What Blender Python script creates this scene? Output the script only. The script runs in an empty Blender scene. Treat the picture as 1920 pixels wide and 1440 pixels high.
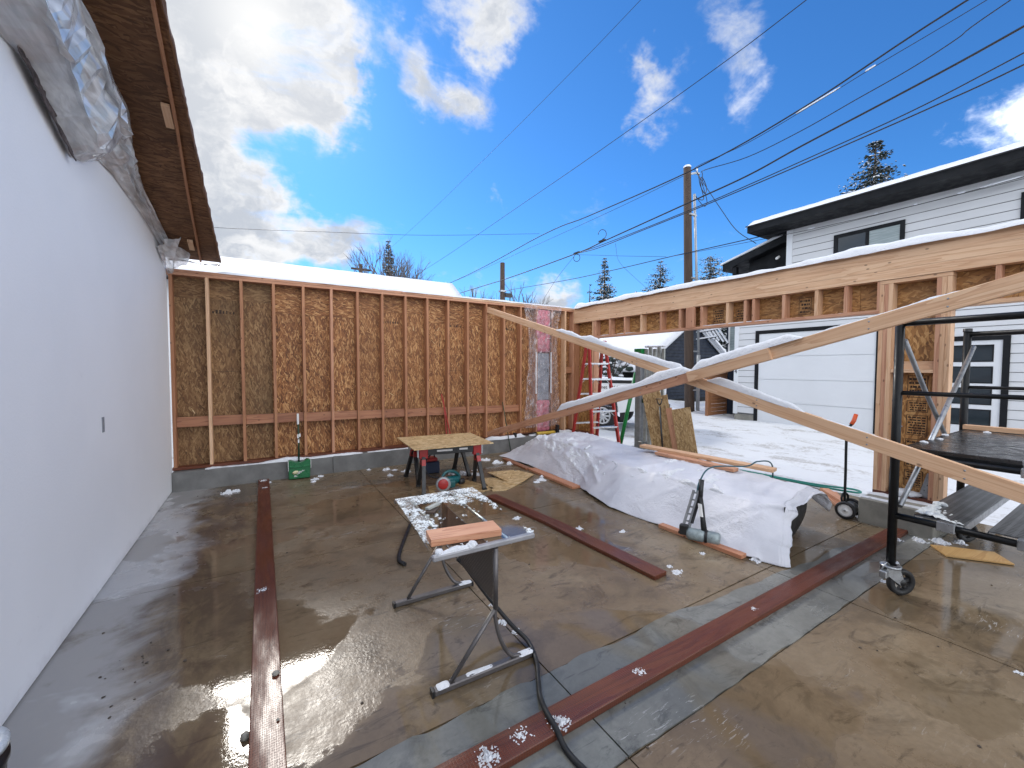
import bpy, bmesh, math, random
from math import sin, cos, pi, radians
from mathutils import Vector, Matrix, noise

SC = bpy.context.scene
COL = SC.collection
random.seed(7)

# ------------------------------------------------------------ camera
cd = bpy.data.cameras.new('camera')
cd.sensor_width = 36.0
cd.lens = 14.3625
cd.clip_start = 0.05
cd.clip_end = 2000.0
cam = bpy.data.objects.new('camera', cd)
COL.objects.link(cam)
cam.matrix_world = (Matrix.Translation((0, 0, 1.72)) @ Matrix.Rotation(radians(-31.41), 4, 'Z')
                    @ Matrix.Rotation(radians(90 - 2.29), 4, 'X') @ Matrix.Rotation(radians(0.134), 4, 'Z'))
SC.camera = cam

# ------------------------------------------------------------ exposure
SC.view_settings.view_transform = 'Standard'
SC.view_settings.look = 'None'
SC.view_settings.gamma = 1.0
SC.view_settings.exposure = 1.15
SC.view_settings.use_curve_mapping = False
SC.render.engine = 'CYCLES'
SC.cycles.max_bounces = 8
SC.cycles.transparent_max_bounces = 12

# ------------------------------------------------------------ sun and sky
SUN_EL, SUN_AZ = radians(34.8), radians(0.5)          # azimuth clockwise from +Y
SUN_DIR = Vector((sin(SUN_AZ) * cos(SUN_EL), cos(SUN_AZ) * cos(SUN_EL), sin(SUN_EL)))
sd = bpy.data.lights.new('sun', 'SUN')
sd.energy = 1.0
sd.angle = radians(10)
sd.color = (1.0, 0.95, 0.88)
sun = bpy.data.objects.new('sun', sd)
COL.objects.link(sun)
sun.rotation_euler = SUN_DIR.to_track_quat('Z', 'Y').to_euler()


class NT:
    """short-hand for building node trees"""
    def __init__(s, tree):
        s.t = tree
        tree.nodes.clear()

    def n(s, typ, ins=None, **at):
        nd = s.t.nodes.new(typ)
        for k, v in at.items():
            setattr(nd, k, v)
        for k, v in (ins or {}).items():
            sk = nd.inputs[k]
            if isinstance(v, bpy.types.NodeSocket):
                s.t.links.new(v, sk)
            elif v is not None:
                if sk.type == 'RGBA' and len(v) == 3:
                    v = (*v, 1)
                sk.default_value = v
        return nd

    def m(s, op, a, b=0.0, c=0.0, clamp=False):
        return s.n('ShaderNodeMath', {0: a, 1: b, 2: c}, operation=op, use_clamp=clamp).outputs[0]

    def mix(s, f, a, b, mode='MIX'):
        nd = s.n('ShaderNodeMix', data_type='RGBA', blend_type=mode)
        for i, v in ((0, f), (6, a), (7, b)):
            if isinstance(v, bpy.types.NodeSocket):
                s.t.links.new(v, nd.inputs[i])
            else:
                nd.inputs[i].default_value = v if i == 0 else (*v[:3], 1)
        return nd.outputs[2]

    def noise(s, v, scale, detail=4.0, rough=0.55, dist=0.0):
        return s.n('ShaderNodeTexNoise', {'Vector': v, 'Scale': scale, 'Detail': detail, 'Roughness': rough,
                                          'Distortion': dist}).outputs['Fac']

    def map(s, v, scale=(1, 1, 1), rot=(0, 0, 0), loc=(0, 0, 0)):
        return s.n('ShaderNodeMapping', {'Vector': v, 'Scale': scale, 'Rotation': rot, 'Location': loc}).outputs[0]

    def ramp(s, f, stops, interp='LINEAR'):
        nd = s.n('ShaderNodeValToRGB', {'Fac': f})
        cr = nd.color_ramp
        cr.interpolation = interp
        while len(cr.elements) < len(stops):
            cr.elements.new(0.5)
        for e, (p, c) in zip(cr.elements, stops):
            e.position = p
            e.color = (*c, 1) if not isinstance(c, (int, float)) else (c, c, c, 1)
        return nd.outputs['Color']

    def step(s, f, a, b, lo=0.0, hi=1.0):
        return s.n('ShaderNodeMapRange', {'Value': f, 'From Min': a, 'From Max': b, 'To Min': lo, 'To Max': hi},
                   interpolation_type='SMOOTHSTEP').outputs[0]

    def vec(s, op, a, b=(0, 0, 0)):
        nd = s.n('ShaderNodeVectorMath', {0: a, 1: b}, operation=op)
        return nd.outputs['Value'] if op in ('DISTANCE', 'DOT_PRODUCT', 'LENGTH') else nd.outputs[0]


world = bpy.data.worlds.new('World')
SC.world = world
world.use_nodes = True
w = NT(world.node_tree)
sky = w.n('ShaderNodeTexSky', sky_type='NISHITA', sun_disc=False, sun_elevation=SUN_EL, sun_rotation=SUN_AZ,
          altitude=600.0, air_density=1.0, dust_density=0.3, ozone_density=2.0).outputs[0]
dirv = w.n('ShaderNodeTexCoord').outputs['Generated']
sx = w.n('ShaderNodeSeparateXYZ', {0: dirv})
dx, dy, dz = sx.outputs
# cloud banks: (direction, angular radius, density)
BANKS = [(-0.104, 0.842, 0.529, 0.16, 0.3), (-0.041, 0.834, 0.55, 0.16, 0.34), (0.035, 0.833, 0.553, 0.16, 0.34), (0.102, 0.834, 0.543, 0.12, 0.30), (0.14, 0.85, 0.507, 0.09, 0.28), (-0.023, 0.878, 0.478, 0.16, 0.34), (0.069, 0.875, 0.478, 0.1, 0.28), (-0.067, 0.823, 0.564, 0.2, 0.3), (0.02, 0.803, 0.596, 0.2, 0.3), (0.098, 0.791, 0.604, 0.14, 0.26), (-0.097, 0.881, 0.463, 0.14, 0.3), (-0.084, 0.934, 0.348, 0.12, 0.32), (-0.029, 0.948, 0.316, 0.13, 0.34), (0.032, 0.96, 0.28, 0.13, 0.34), (0.11, 0.956, 0.27, 0.12, 0.32), (0.193, 0.941, 0.279, 0.1, 0.3), (0.258, 0.92, 0.296, 0.07, 0.2), (-0.057, 0.965, 0.256, 0.13, 0.32), (0.013, 0.971, 0.237, 0.12, 0.3), (0.152, 0.961, 0.232, 0.1, 0.28), (0.198, 0.757, 0.623, 0.07, 0.25), (0.24, 0.769, 0.592, 0.08, 0.26), (0.292, 0.772, 0.565, 0.09, 0.28), (0.347, 0.769, 0.537, 0.08, 0.28), (0.25, 0.80, 0.544, 0.08, 0.10), (0.316, 0.699, 0.642, 0.09, 0.27), (0.367, 0.692, 0.621, 0.09, 0.28), (0.391, 0.695, 0.604, 0.07, 0.25), (0.389, 0.653, 0.65, 0.09, 0.26), (0.19, 0.82, 0.54, 0.07, -0.22), (0.31, 0.735, 0.60, 0.05, -0.16), (0.627, 0.537, 0.565, 0.06, 0.27), (0.63, 0.571, 0.527, 0.07, 0.29), (0.665, 0.549, 0.506, 0.07, 0.26), (0.67, 0.506, 0.543, 0.06, 0.2), (0.602, 0.535, 0.593, 0.05, 0.2), (0.616, 0.599, 0.512, 0.04, 0.2), (0.698, 0.413, 0.585, 0.1, 0.22), (0.724, 0.426, 0.542, 0.08, 0.21), (0.763, 0.428, 0.483, 0.05, 0.2), (0.663, 0.439, 0.606, 0.08, 0.18), (0.447, 0.81, 0.379, 0.04, 0.24), (0.466, 0.807, 0.364, 0.05, 0.16), (0.928, 0.142, 0.345, 0.08, 0.18), (0.931, 0.123, 0.344, 0.1, 0.2), (0.726, 0.367, 0.582, 0.06, 0.12), (0.445, 0.873, 0.201, 0.07, 0.3), (0.523, 0.831, 0.19, 0.07, 0.3), (0.609, 0.777, 0.158, 0.08, 0.32), (0.377, 0.904, 0.2, 0.05, 0.22), (0.578, 0.798, 0.171, 0.06, 0.26), (0.759, 0.594, 0.266, 0.03, 0.13)]
warp = w.n('ShaderNodeTexNoise', {'Vector': dirv, 'Scale': 7.0, 'Detail': 5.0, 'Roughness': 0.6}).outputs['Color']
warp = w.vec('SUBTRACT', warp, (0.5, 0.5, 0.5))
warp = w.n('ShaderNodeVectorMath', {0: warp, 'Scale': 0.20}, operation='SCALE').outputs[0]
dwarp = w.vec('ADD', dirv, warp)
bank = None
for bx, by, bz, br, bw in BANKS:
    g = w.step(w.vec('DISTANCE', dwarp, (bx, by, bz)), br * 1.05, br * 0.1, 0.0, bw * 0.86)
    bank = g if bank is None else w.m('MAXIMUM', bank, g) if False else w.m('ADD', bank, g)
bank = w.m('MINIMUM', bank, 0.52)
cdir = w.n('ShaderNodeCombineXYZ', {0: w.m('DIVIDE', dx, w.m('ADD', w.m('MAXIMUM', dz, 0.0), 0.45)),
                                    1: w.m('DIVIDE', dy, w.m('ADD', w.m('MAXIMUM', dz, 0.0), 0.45)), 2: dz}).outputs[0]
cn = w.noise(cdir, 4.2, 9.0, 0.62, 0.35)
# extra cloud added out of view as fill light; clear gap towards the north-east
clear = w.step(w.vec('DISTANCE', dirv, (0.60, 0.62, 0.45)), 0.62, 0.92, 0.0, 0.36)
dens = w.m('ADD', w.m('ADD', cn, bank), clear)
fil = w.noise(w.map(cdir, (1.0, 2.2, 1.0), (0, 0, 0.7)), 11.0, 8.0, 0.66, 0.8)
dens = w.m('ADD', dens, w.m('MULTIPLY', w.m('SUBTRACT', fil, 0.5), 0.30))
cover = w.m('POWER', w.step(dens, 0.62, 1.02), 1.15)
# white sunlit edges, greyer bellies, sun glow; unseen cloud behind boosted as fill light
bn = w.noise(w.vec('ADD', cdir, warp), 5.5, 7.0, 0.6, 0.6)
belly = w.step(w.m('ADD', bn, w.m('MULTIPLY', w.m('SUBTRACT', dens, 0.8), 0.40)), 0.44, 0.72)
glow = w.step(w.vec('DISTANCE', dirv, tuple(SUN_DIR)), 0.42, 0.05)
glow2 = w.step(w.vec('DISTANCE', dirv, tuple(SUN_DIR)), 0.11, 0.0)
away = w.step(w.vec('DISTANCE', dirv, tuple(SUN_DIR)), 0.7, 1.5)
CS = 10.0
lit = w.mix(away, (0.43 * CS, 0.435 * CS, 0.445 * CS), (1.9 * CS, 1.88 * CS, 1.85 * CS))
shade = w.mix(away, (0.25 * CS, 0.272 * CS, 0.31 * CS), (1.15 * CS, 1.19 * CS, 1.26 * CS))
ccol = w.mix(belly, lit, shade)
ccol = w.mix(w.m('MULTIPLY', glow, 0.30), ccol, (0.50 * CS, 0.49 * CS, 0.475 * CS))
ccol = w.mix(w.m('MULTIPLY', glow2, 0.6), ccol, (0.55 * CS, 0.545 * CS, 0.53 * CS))
skyc = w.mix(1.0, sky, (0.225, 0.53, 0.84), 'MULTIPLY')
skyc = w.mix(w.step(dz, 0.34, 0.0, 0.0, 0.55), skyc, (0.15 * CS, 0.285 * CS, 0.44 * CS))
final = w.mix(cover, skyc, ccol)
bg = w.n('ShaderNodeBackground', {'Color': final, 'Strength': 0.1})
out = w.n('ShaderNodeOutputWorld', {'Surface': bg.outputs[0]})

# ------------------------------------------------------------ mesh helpers
def basis(d, up=(0, 0, 1)):
    d = Vector(d).normalized()
    up = Vector(up)
    if abs(d.dot(up)) > 0.98:
        up = Vector((0, 1, 0)) if abs(d.y) < 0.9 else Vector((1, 0, 0))
    s = d.cross(up).normalized()
    return d, s, s.cross(d).normalized()


class MB:
    """collects primitives, each with metre-scaled UVs (u along the grain), and links them as ONE mesh object"""
    def __init__(s):
        s.v, s.f, s.uv, s.mi, s.sm = [], [], [], [], []
        s.off = random.random() * 40
        s.cur = 0

    def face(s, idx, uv, smooth=False):
        s.f.append(idx)
        s.uv.append(uv)
        s.mi.append(s.cur)
        s.sm.append(smooth)

    def obox(s, c, ax, half):
        """oriented box: axes ax (l, w, h) and half sizes; u runs along the first axis"""
        c = Vector(c)
        b = len(s.v)
        loc = []
        for i in (-1, 1):
            for j in (-1, 1):
                for k in (-1, 1):
                    s.v.append(c + ax[0] * (i * half[0]) + ax[1] * (j * half[1]) + ax[2] * (k * half[2]))
                    loc.append((i * half[0], j * half[1], k * half[2]))
        Q = [((0, 1, 3, 2), 0), ((4, 6, 7, 5), 0), ((0, 4, 5, 1), 1), ((2, 3, 7, 6), 1), ((0, 2, 6, 4), 2), ((1, 5, 7, 3), 2)]
        flip = ax[0].cross(ax[1]).dot(ax[2]) < 0
        o = s.off + len(s.f) * 0.37
        for q, n in Q:
            if flip:
                q = q[::-1]
            if n == 0:
                uv = [(loc[i][2] * 0.2 + o, loc[i][1] + o) for i in q]
            elif n == 1:
                uv = [(loc[i][0] + o, loc[i][2] + o + 3) for i in q]
            else:
                uv = [(loc[i][0] + o, loc[i][1] + o + 7) for i in q]
            s.face(tuple(b + i for i in q), uv)
        return s

    def box(s, x0, x1, y0, y1, z0, z1, grain=None):
        d = [abs(x1 - x0), abs(y1 - y0), abs(z1 - z0)]
        g = d.index(max(d)) if grain is None else grain
        A = [Vector((1, 0, 0)), Vector((0, 1, 0)), Vector((0, 0, 1))]
        o = [g] + [i for i in (0, 1, 2) if i != g]
        return s.obox(((x0 + x1) / 2, (y0 + y1) / 2, (z0 + z1) / 2), [A[i] for i in o], [d[i] / 2 for i in o])

    def beam(s, p0, p1, w, h, up=(0, 0, 1)):
        p0, p1 = Vector(p0), Vector(p1)
        d, sd_, u = basis(p1 - p0, up)
        return s.obox((p0 + p1) / 2, [d, sd_, u], [(p1 - p0).length / 2, w / 2, h / 2])

    def tube(s, pts, r, seg=8, cap=True, smooth=True):
        pts = [Vector(p) for p in pts]
        n = len(pts)
        rs = r if isinstance(r, (list, tuple)) else [r] * n
        b = len(s.v)
        u0 = None
        ln = 0
        for i, p in enumerate(pts):
            t = (pts[min(i + 1, n - 1)] - pts[max(i - 1, 0)])
            if t.length < 1e-9:
                t = Vector((0, 0, 1))
            t.normalize()
            if u0 is None:
                _, a, u0 = basis(t)
            u0 = (u0 - t * u0.dot(t))
            if u0.length < 1e-6:
                _, a, u0 = basis(t)
            u0.normalize()
            a = t.cross(u0)
            for k in range(seg):
                th = 2 * pi * k / seg
                s.v.append(p + (u0 * cos(th) + a * sin(th)) * rs[i])
        for i in range(n - 1):
            l2 = ln + (pts[i + 1] - pts[i]).length
            for k in range(seg):
                k2 = (k + 1) % seg
                s.face((b + i * seg + k, b + i * seg + k2, b + (i + 1) * seg + k2, b + (i + 1) * seg + k),
                       [(ln, k * .02), (ln, k * .02 + .02), (l2, k * .02 + .02), (l2, k * .02)], smooth)
            ln = l2
        if cap:
            s.face(tuple(b + k for k in range(seg))[::-1], [(0, 0)] * seg)
            s.face(tuple(b + (n - 1) * seg + k for k in range(seg)), [(0, 0)] * seg)
        return s

    def lathe(s, prof, c, axis=(0, 0, 1), seg=20, smooth=True):
        """prof: (radius, height) pairs along the axis from c"""
        c = Vector(c)
        d, a, u = basis(axis)
        b = len(s.v)
        for r, h in prof:
            for k in range(seg):
                th = 2 * pi * k / seg
                s.v.append(c + d * h + (u * cos(th) + a * sin(th)) * max(r, 1e-4))
        for i in range(len(prof) - 1):
            for k in range(seg):
                k2 = (k + 1) % seg
                s.face((b + i * seg + k, b + (i + 1) * seg + k, b + (i + 1) * seg + k2, b + i * seg + k2),
                       [(i * .1, k * .1)] * 4, smooth)
        return s

    def prism(s, poly, o, ax, ay, az, t):
        """polygon (2d points on ax, ay from o) extruded by t along az"""
        o, ax, ay, az = Vector(o), Vector(ax), Vector(ay), Vector(az)
        n = len(poly)
        b = len(s.v)
        for k in (0, t):
            for x, y in poly:
                s.v.append(o + ax * x + ay * y + az * k)
        f0 = s.off
        area = sum(poly[i][0] * poly[(i + 1) % n][1] - poly[(i + 1) % n][0] * poly[i][1] for i in range(n))
        rev = (area > 0) == (ax.cross(ay).dot(az) * t > 0)
        q0 = tuple(range(b, b + n))
        q1 = tuple(range(b + n, b + 2 * n))
        uvp = [(x + f0, y + f0) for x, y in poly]
        s.face(q0[::-1] if rev else q0, uvp[::-1] if rev else uvp)
        s.face(q1 if rev else q1[::-1], uvp if rev else uvp[::-1])
        for i in range(n):
            j = (i + 1) % n
            q = (q0[i], q0[j], q1[j], q1[i])
            L = math.hypot(poly[j][0] - poly[i][0], poly[j][1] - poly[i][1])
            uv = [(f0, f0), (f0 + L, f0), (f0 + L, f0 + abs(t)), (f0, f0 + abs(t))]
            s.face(q if rev else q[::-1], uv if rev else uv[::-1])
        return s

    def grid(s, fn, nu, nv, smooth=True, keep=None, uvs=(1, 1)):
        b = len(s.v)
        for i in range(nu + 1):
            for j in range(nv + 1):
                s.v.append(Vector(fn(i / nu, j / nv)))
        for i in range(nu):
            for j in range(nv):
                if keep and not keep((i + .5) / nu, (j + .5) / nv):
                    continue
                a = b + i * (nv + 1) + j
                s.face((a, a + nv + 1, a + nv + 2, a + 1),
                       [(i / nu * uvs[0], j / nv * uvs[1]), ((i + 1) / nu * uvs[0], j / nv * uvs[1]),
                        ((i + 1) / nu * uvs[0], (j + 1) / nv * uvs[1]), (i / nu * uvs[0], (j + 1) / nv * uvs[1])], smooth)
        return s

    def blob(s, c, r, seed=0, squash=0.7, sub=2, rough=0.35, smooth=True):
        bm = bmesh.new()
        bmesh.ops.create_icosphere(bm, subdivisions=sub, radius=1)
        b = len(s.v)
        c = Vector(c)
        for v in bm.verts:
            k = 1 + rough * noise.noise(v.co * 1.7 + Vector((seed * 3.1, seed, 0)))+ rough*.5 * noise.noise(v.co * 4.1 + Vector((seed * 3.1, seed, 5)))
            s.v.append(c + Vector((v.co.x, v.co.y, v.co.z * squash)) * (r * k))
        for f in bm.faces:
            s.face(tuple(b + v.index for v in f.verts), [(0, 0)] * 3, smooth)
        bm.free()
        return s

    def build(s, name, mats, parent=None, label=None, bevel=0.0, local=False, kind=None, solid=0.0):
        if not isinstance(mats, (list, tuple)):
            mats = [mats]
        used = sorted({i for f in s.f for i in f})
        remap = {o: n for n, o in enumerate(used)}
        vs = [s.v[i] for i in used]
        if local:
            c = Vector((0, 0, 0))
        else:
            lo = Vector([min(v[i] for v in vs) for i in range(3)])
            hi = Vector([max(v[i] for v in vs) for i in range(3)])
            c = Vector(((lo.x + hi.x) / 2, (lo.y + hi.y) / 2, lo.z))
        me = bpy.data.meshes.new(name)
        me.from_pydata([tuple(v - c) for v in vs], [], [tuple(remap[i] for i in f) for f in s.f])
        uvl = me.uv_layers.new(name='UVMap')
        flat = [x for u in s.uv for p in u for x in p]
        uvl.data.foreach_set('uv', flat)
        me.polygons.foreach_set('material_index', s.mi)
        me.polygons.foreach_set('use_smooth', s.sm)
        for m in mats:
            me.materials.append(m)
        me.update()
        if bevel > 0:
            bm = bmesh.new()
            bm.from_mesh(me)
            bmesh.ops.bevel(bm, geom=bm.edges[:], offset=bevel, segments=1, affect='EDGES', profile=0.5)
            bm.to_mesh(me)
            bm.free()
        o = bpy.data.objects.new(name, me)
        COL.objects.link(o)
        o.location = c
        if solid:
            md = o.modifiers.new('thickness', 'SOLIDIFY')
            md.thickness = solid
            md.offset = 0
        if parent is not None:
            o.parent = parent
            if not local:
                o.location = c - WLOC(parent)
        if label:
            o['label'] = label
        if kind:
            o['kind'] = kind
        return o


def WLOC(o):
    l = Vector((0, 0, 0))
    while o is not None:
        l += o.location
        o = o.parent
    return l


def tag(o, label=None, cat=None, group=None, kind=None):
    for k, v in (('label', label), ('category', cat), ('group', group), ('kind', kind)):
        if v:
            o[k] = v
    return o


def thing(name, label, cat, loc=(0, 0, 0), group=None):
    o = bpy.data.objects.new(name, None)
    COL.objects.link(o)
    o.location = loc
    o.empty_display_size = 0.2
    return tag(o, label, cat, group)


def copy_tree(o, parent=None, loc=None, rotz=None, label=None):
    c = o.copy()
    COL.objects.link(c)
    c.parent = parent
    if loc is not None:
        c.location = loc
    if rotz is not None:
        c.rotation_euler = (0, 0, rotz)
    if label:
        c['label'] = label
    for ch in list(o.children):
        copy_tree(ch, c)
    return c


def fbm(x, y, z=0.0, oct=4):
    return noise.fractal(Vector((x, y, z)), 1.0, 2.0, oct)


def spline(pts, n=8):
    """Catmull-Rom through pts"""
    P = [Vector(p) for p in pts]
    P = [P[0] * 2 - P[1]] + P + [P[-1] * 2 - P[-2]]
    o = []
    for i in range(1, len(P) - 2):
        a, b, c, d = P[i - 1:i + 3]
        for k in range(n):
            t = k / n
            o.append(0.5 * ((2 * b) + (c - a) * t + (2 * a - 5 * b + 4 * c - d) * t * t + (3 * b - a - 3 * c + d) * t ** 3))
    o.append(P[-2])
    return o


def snow_ridge(mb, p0, p1, w, h, seed=0, step=0.05, gaps=0.0, droop=0.0, ends=True):
    """a rounded bank of snow lying along a line; gaps 0..1 thins it out in places"""
    p0, p1 = Vector(p0), Vector(p1)
    L = (p1 - p0).length
    n = max(4, int(L / step))
    d, sd_, u = basis(p1 - p0)
    m = 8

    def fn(i, j):
        x = i * L
        k = 0.8 + 0.55 * fbm(x * 1.3, seed * 7.7, 0, 4)
        if gaps:
            k *= max(0.0, min(1.0, (fbm(x * 0.9, seed * 3.3 + 50, 0, 3) + 0.55 - gaps) * 3.0))
        if ends:
            k *= min(1.0, min(i, 1 - i) * L / 0.12 + 0.02)
        a = pi * j
        ww = w * (0.92 + 0.25 * fbm(x * 2.5, seed * 5.1 + 9, 3, 3)) if k > 0.05 else w * 0.6
        hh = h * k + 0.006 * fbm(x * 18, j * 6, seed, 2)
        zz = math.sin(a) ** 0.75 * hh
        yy = cos(a) * ww / 2 * (0.75 + 0.25 * abs(cos(a)))
        if j in (0.0, 1.0):
            zz = -0.004 - droop * (0.5 + 0.8 * fbm(x * 1.7, seed, 7, 3))
        return p0 + d * x + sd_ * yy + u * zz
    return mb.grid(fn, n, m)


def snow_patch(mb, o, ax, ay, sx, sy, res, hf):
    """snow lying on a plane: kept only where hf(u, v) > 0"""
    o, ax, ay = Vector(o), Vector(ax), Vector(ay)
    up = ax.cross(ay).normalized()
    if up.z < 0:
        up = -up
    nu, nv = max(2, int(sx / res)), max(2, int(sy / res))
    H = [[hf(i / nu, j / nv) for j in range(nv + 1)] for i in range(nu + 1)]

    def fn(u, v):
        h = H[int(round(u * nu))][int(round(v * nv))]
        return o + ax * (u * sx) + ay * (v * sy) + up * (h if h > 0 else -0.0005)

    def keep(u, v):
        i, j = int(u * nu), int(v * nv)
        return max(H[i][j], H[i + 1][j], H[i][j + 1], H[i + 1][j + 1]) > 0
    return mb.grid(fn, nu, nv, True, keep)


def text_part(body, size, depth, loc, rot, mat, name, parent):
    cu = bpy.data.curves.new(name, 'FONT')
    cu.body = body
    cu.size = size
    cu.extrude = depth
    tmp = bpy.data.objects.new('tmp', cu)
    COL.objects.link(tmp)
    bpy.context.view_layer.update()
    me = bpy.data.meshes.new_from_object(tmp.evaluated_get(bpy.context.evaluated_depsgraph_get()))
    bpy.data.objects.remove(tmp)
    me.materials.clear()
    me.materials.append(mat)
    o = bpy.data.objects.new(name, me)
    COL.objects.link(o)
    o.parent = parent
    o.location = Vector(loc) - (WLOC(parent) if parent else Vector())
    o.rotation_euler = rot
    return o

# ------------------------------------------------------------ materials
MAT = {}


def newmat(name):
    m = bpy.data.materials.new(name)
    m.use_nodes = True
    MAT[name] = m
    return m, NT(m.node_tree)


def finish(t, color, rough=0.6, bump=None, bstr=0.3, bdist=0.01, metal=0.0, spec=0.5, **extra):
    ins = {'Base Color': color, 'Roughness': rough, 'Metallic': metal, 'Specular IOR Level': spec}
    ins.update(extra)
    if bump is not None:
        ins['Normal'] = t.n('ShaderNodeBump', {'Height': bump, 'Strength': bstr, 'Distance': bdist}).outputs[0]
    p = t.n('ShaderNodeBsdfPrincipled', ins)
    t.n('ShaderNodeOutputMaterial', {'Surface': p.outputs[0]})
    return p


def uvrand(t):
    """UV shifted by a random amount per object, so boards differ"""
    uv = t.n('ShaderNodeUVMap').outputs[0]
    r = t.n('ShaderNodeObjectInfo').outputs['Random']
    sh = t.n('ShaderNodeCombineXYZ', {0: t.m('MULTIPLY', r, 53.0), 1: t.m('MULTIPLY', r, 31.7), 2: 0.0}).outputs[0]
    return t.vec('ADD', uv, sh), r


def pos(t):
    return t.n('ShaderNodeNewGeometry').outputs['Position']


def wood(name, a, b, dark, rough=0.65, wet=False, knots=True, incise=False):
    m, t = newmat(name)
    v, r = uvrand(t)
    ring = t.noise(t.map(v, (0.55, 11, 1)), 1.0, 3, 0.5, 0.6)
    ring = t.m('FRACT', t.m('MULTIPLY', ring, 7.0))
    fine = t.noise(t.map(v, (5, 190, 1)), 1.0, 3, 0.6)
    f = t.m('ADD', t.m('MULTIPLY', ring, 0.55), t.m('MULTIPLY', fine, 0.45))
    base = t.mix(t.step(f, 0.2, 0.85), a, b)
    base = t.mix(t.m('MULTIPLY', t.step(ring, 0.70, 0.97), 0.42), base, dark)
    base = t.mix(t.step(t.noise(t.map(v, (2.5, 60, 1)), 1.0, 5, 0.65), 0.52, 0.75, 0, 0.45), base, dark)
    base = t.mix(t.m('MULTIPLY', r, 0.55), base, t.mix(0.5, b, dark))
    big = t.noise(v, 0.9, 3, 0.6)
    base = t.mix(t.step(big, 0.4, 0.7, 0, 0.3), base, dark)
    if knots:
        vo = t.n('ShaderNodeTexVoronoi', {'Vector': t.map(v, (4.2, 8.0, 1)), 'Scale': 1.0, 'Randomness': 1.0}, voronoi_dimensions='2D')
        kn = t.step(vo.outputs['Distance'], 0.085, 0.035)
        kc = t.m('GREATER_THAN', t.n('ShaderNodeSeparateColor', {0: vo.outputs['Color']}).outputs[0], 0.66)
        base = t.mix(t.m('MULTIPLY', t.m('MULTIPLY', kn, kc), 0.75), base, tuple(x * 0.32 for x in dark))
    h = f
    if incise:
        br = t.n('ShaderNodeTexVoronoi', {'Vector': t.map(v, (70, 110, 1)), 'Scale': 1.0, 'Randomness': 0.25}, voronoi_dimensions='2D')
        pit = t.step(br.outputs['Distance'], 0.32, 0.2)
        base = t.mix(t.m('MULTIPLY', pit, 0.45), base, tuple(x * 0.4 for x in dark))
        h = t.m('SUBTRACT', f, pit)
    rg = rough
    if wet:
        rg = t.step(t.noise(t.map(v, (1.5, 6, 1)), 1.0, 4, 0.6), 0.35, 0.65, rough * 0.55, rough * 1.35)
    finish(t, base, rg, h, 0.35, 0.004)
    return m


def osb(name, cols, rough=0.7, stain=0.35, along=(16, 62), weather=False):
    m, t = newmat(name)
    v, r = uvrand(t)
    wv = t.n('ShaderNodeTexNoise', {'Vector': v, 'Scale': 9.0, 'Detail': 2.0}, noise_dimensions='2D').outputs['Color']
    v2 = t.vec('ADD', v, t.n('ShaderNodeVectorMath', {0: t.vec('SUBTRACT', wv, (.5, .5, .5)), 'Scale': 0.03}, operation='SCALE').outputs[0])
    pr = hr = None
    for i, (ang, k) in enumerate(((0.10, 1.0), (-0.32, 1.15), (0.45, 0.9), (1.3, 1.3))):
        mv = t.map(v2, (1, 1, 1), (0, 0, ang), (i * 3.7, i * 1.9, 0))
        mv = t.map(mv, (along[0] * k, along[1] * k, 1))
        vo = t.n('ShaderNodeTexVoronoi', {'Vector': mv, 'Scale': 1.0}, voronoi_dimensions='2D')
        c = t.n('ShaderNodeSeparateColor', {0: vo.outputs['Color']}).outputs
        p = t.m('SUBTRACT', c[1], 0.28 if i == 3 else 0.0)
        if pr is None:
            pr, hr = p, c[0]
        else:
            g = t.m('GREATER_THAN', p, pr)
            hr = t.n('ShaderNodeMix', {0: g, 2: hr, 3: c[0]}, data_type='FLOAT').outputs[0]
            pr = t.m('MAXIMUM', p, pr)
    grain = t.noise(t.map(v2, (20, 220, 1)), 1.0, 2, 0.6)
    hv = t.m('ADD', t.m('MULTIPLY', hr, 0.8), t.m('MULTIPLY', grain, 0.25))
    n = len(cols)
    base = t.ramp(hv, [(0.08 + 0.9 * i / (n - 1), c) for i, c in enumerate(cols)])
    st = t.noise(v, 1.1, 5, 0.6)
    base = t.mix(t.step(st, 0.42, 0.72, 0, stain), base, tuple(x * 0.35 for x in cols[1]))
    if weather:
        base = t.mix(t.step(t.noise(v, 0.6, 3, 0.5), 0.45, 0.7, 0, 0.35), base, (0.12, 0.09, 0.045))
    base = t.mix(t.m('MULTIPLY', r, 0.3), base, tuple(x * 0.6 for x in cols[2]))
    finish(t, base, rough, hv, 0.4, 0.004)
    return m


def flat(name, c, rough=0.5, metal=0.0, var=0.12, scale=6.0, bump=0.0, spec=0.5, dirt=None):
    m, t = newmat(name)
    p = pos(t)
    nz = t.noise(p, scale, 5, 0.6)
    d = tuple(x * (1 - 2.2 * var) for x in c)
    col = t.mix(t.step(nz, 0.3, 0.7), d, c)
    if dirt:
        col = t.mix(t.step(t.noise(p, scale * 0.6, 6, 0.7), 0.55, 0.75, 0, 0.7), col, dirt)
    rg = t.step(t.noise(p, scale * 2.3, 4, 0.6), 0.3, 0.7, max(0.02, rough - 0.12), min(1, rough + 0.12))
    finish(t, col, rg, t.noise(p, scale * 12, 3, 0.6) if bump else None, bump, 0.005, metal, spec)
    return m


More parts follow.
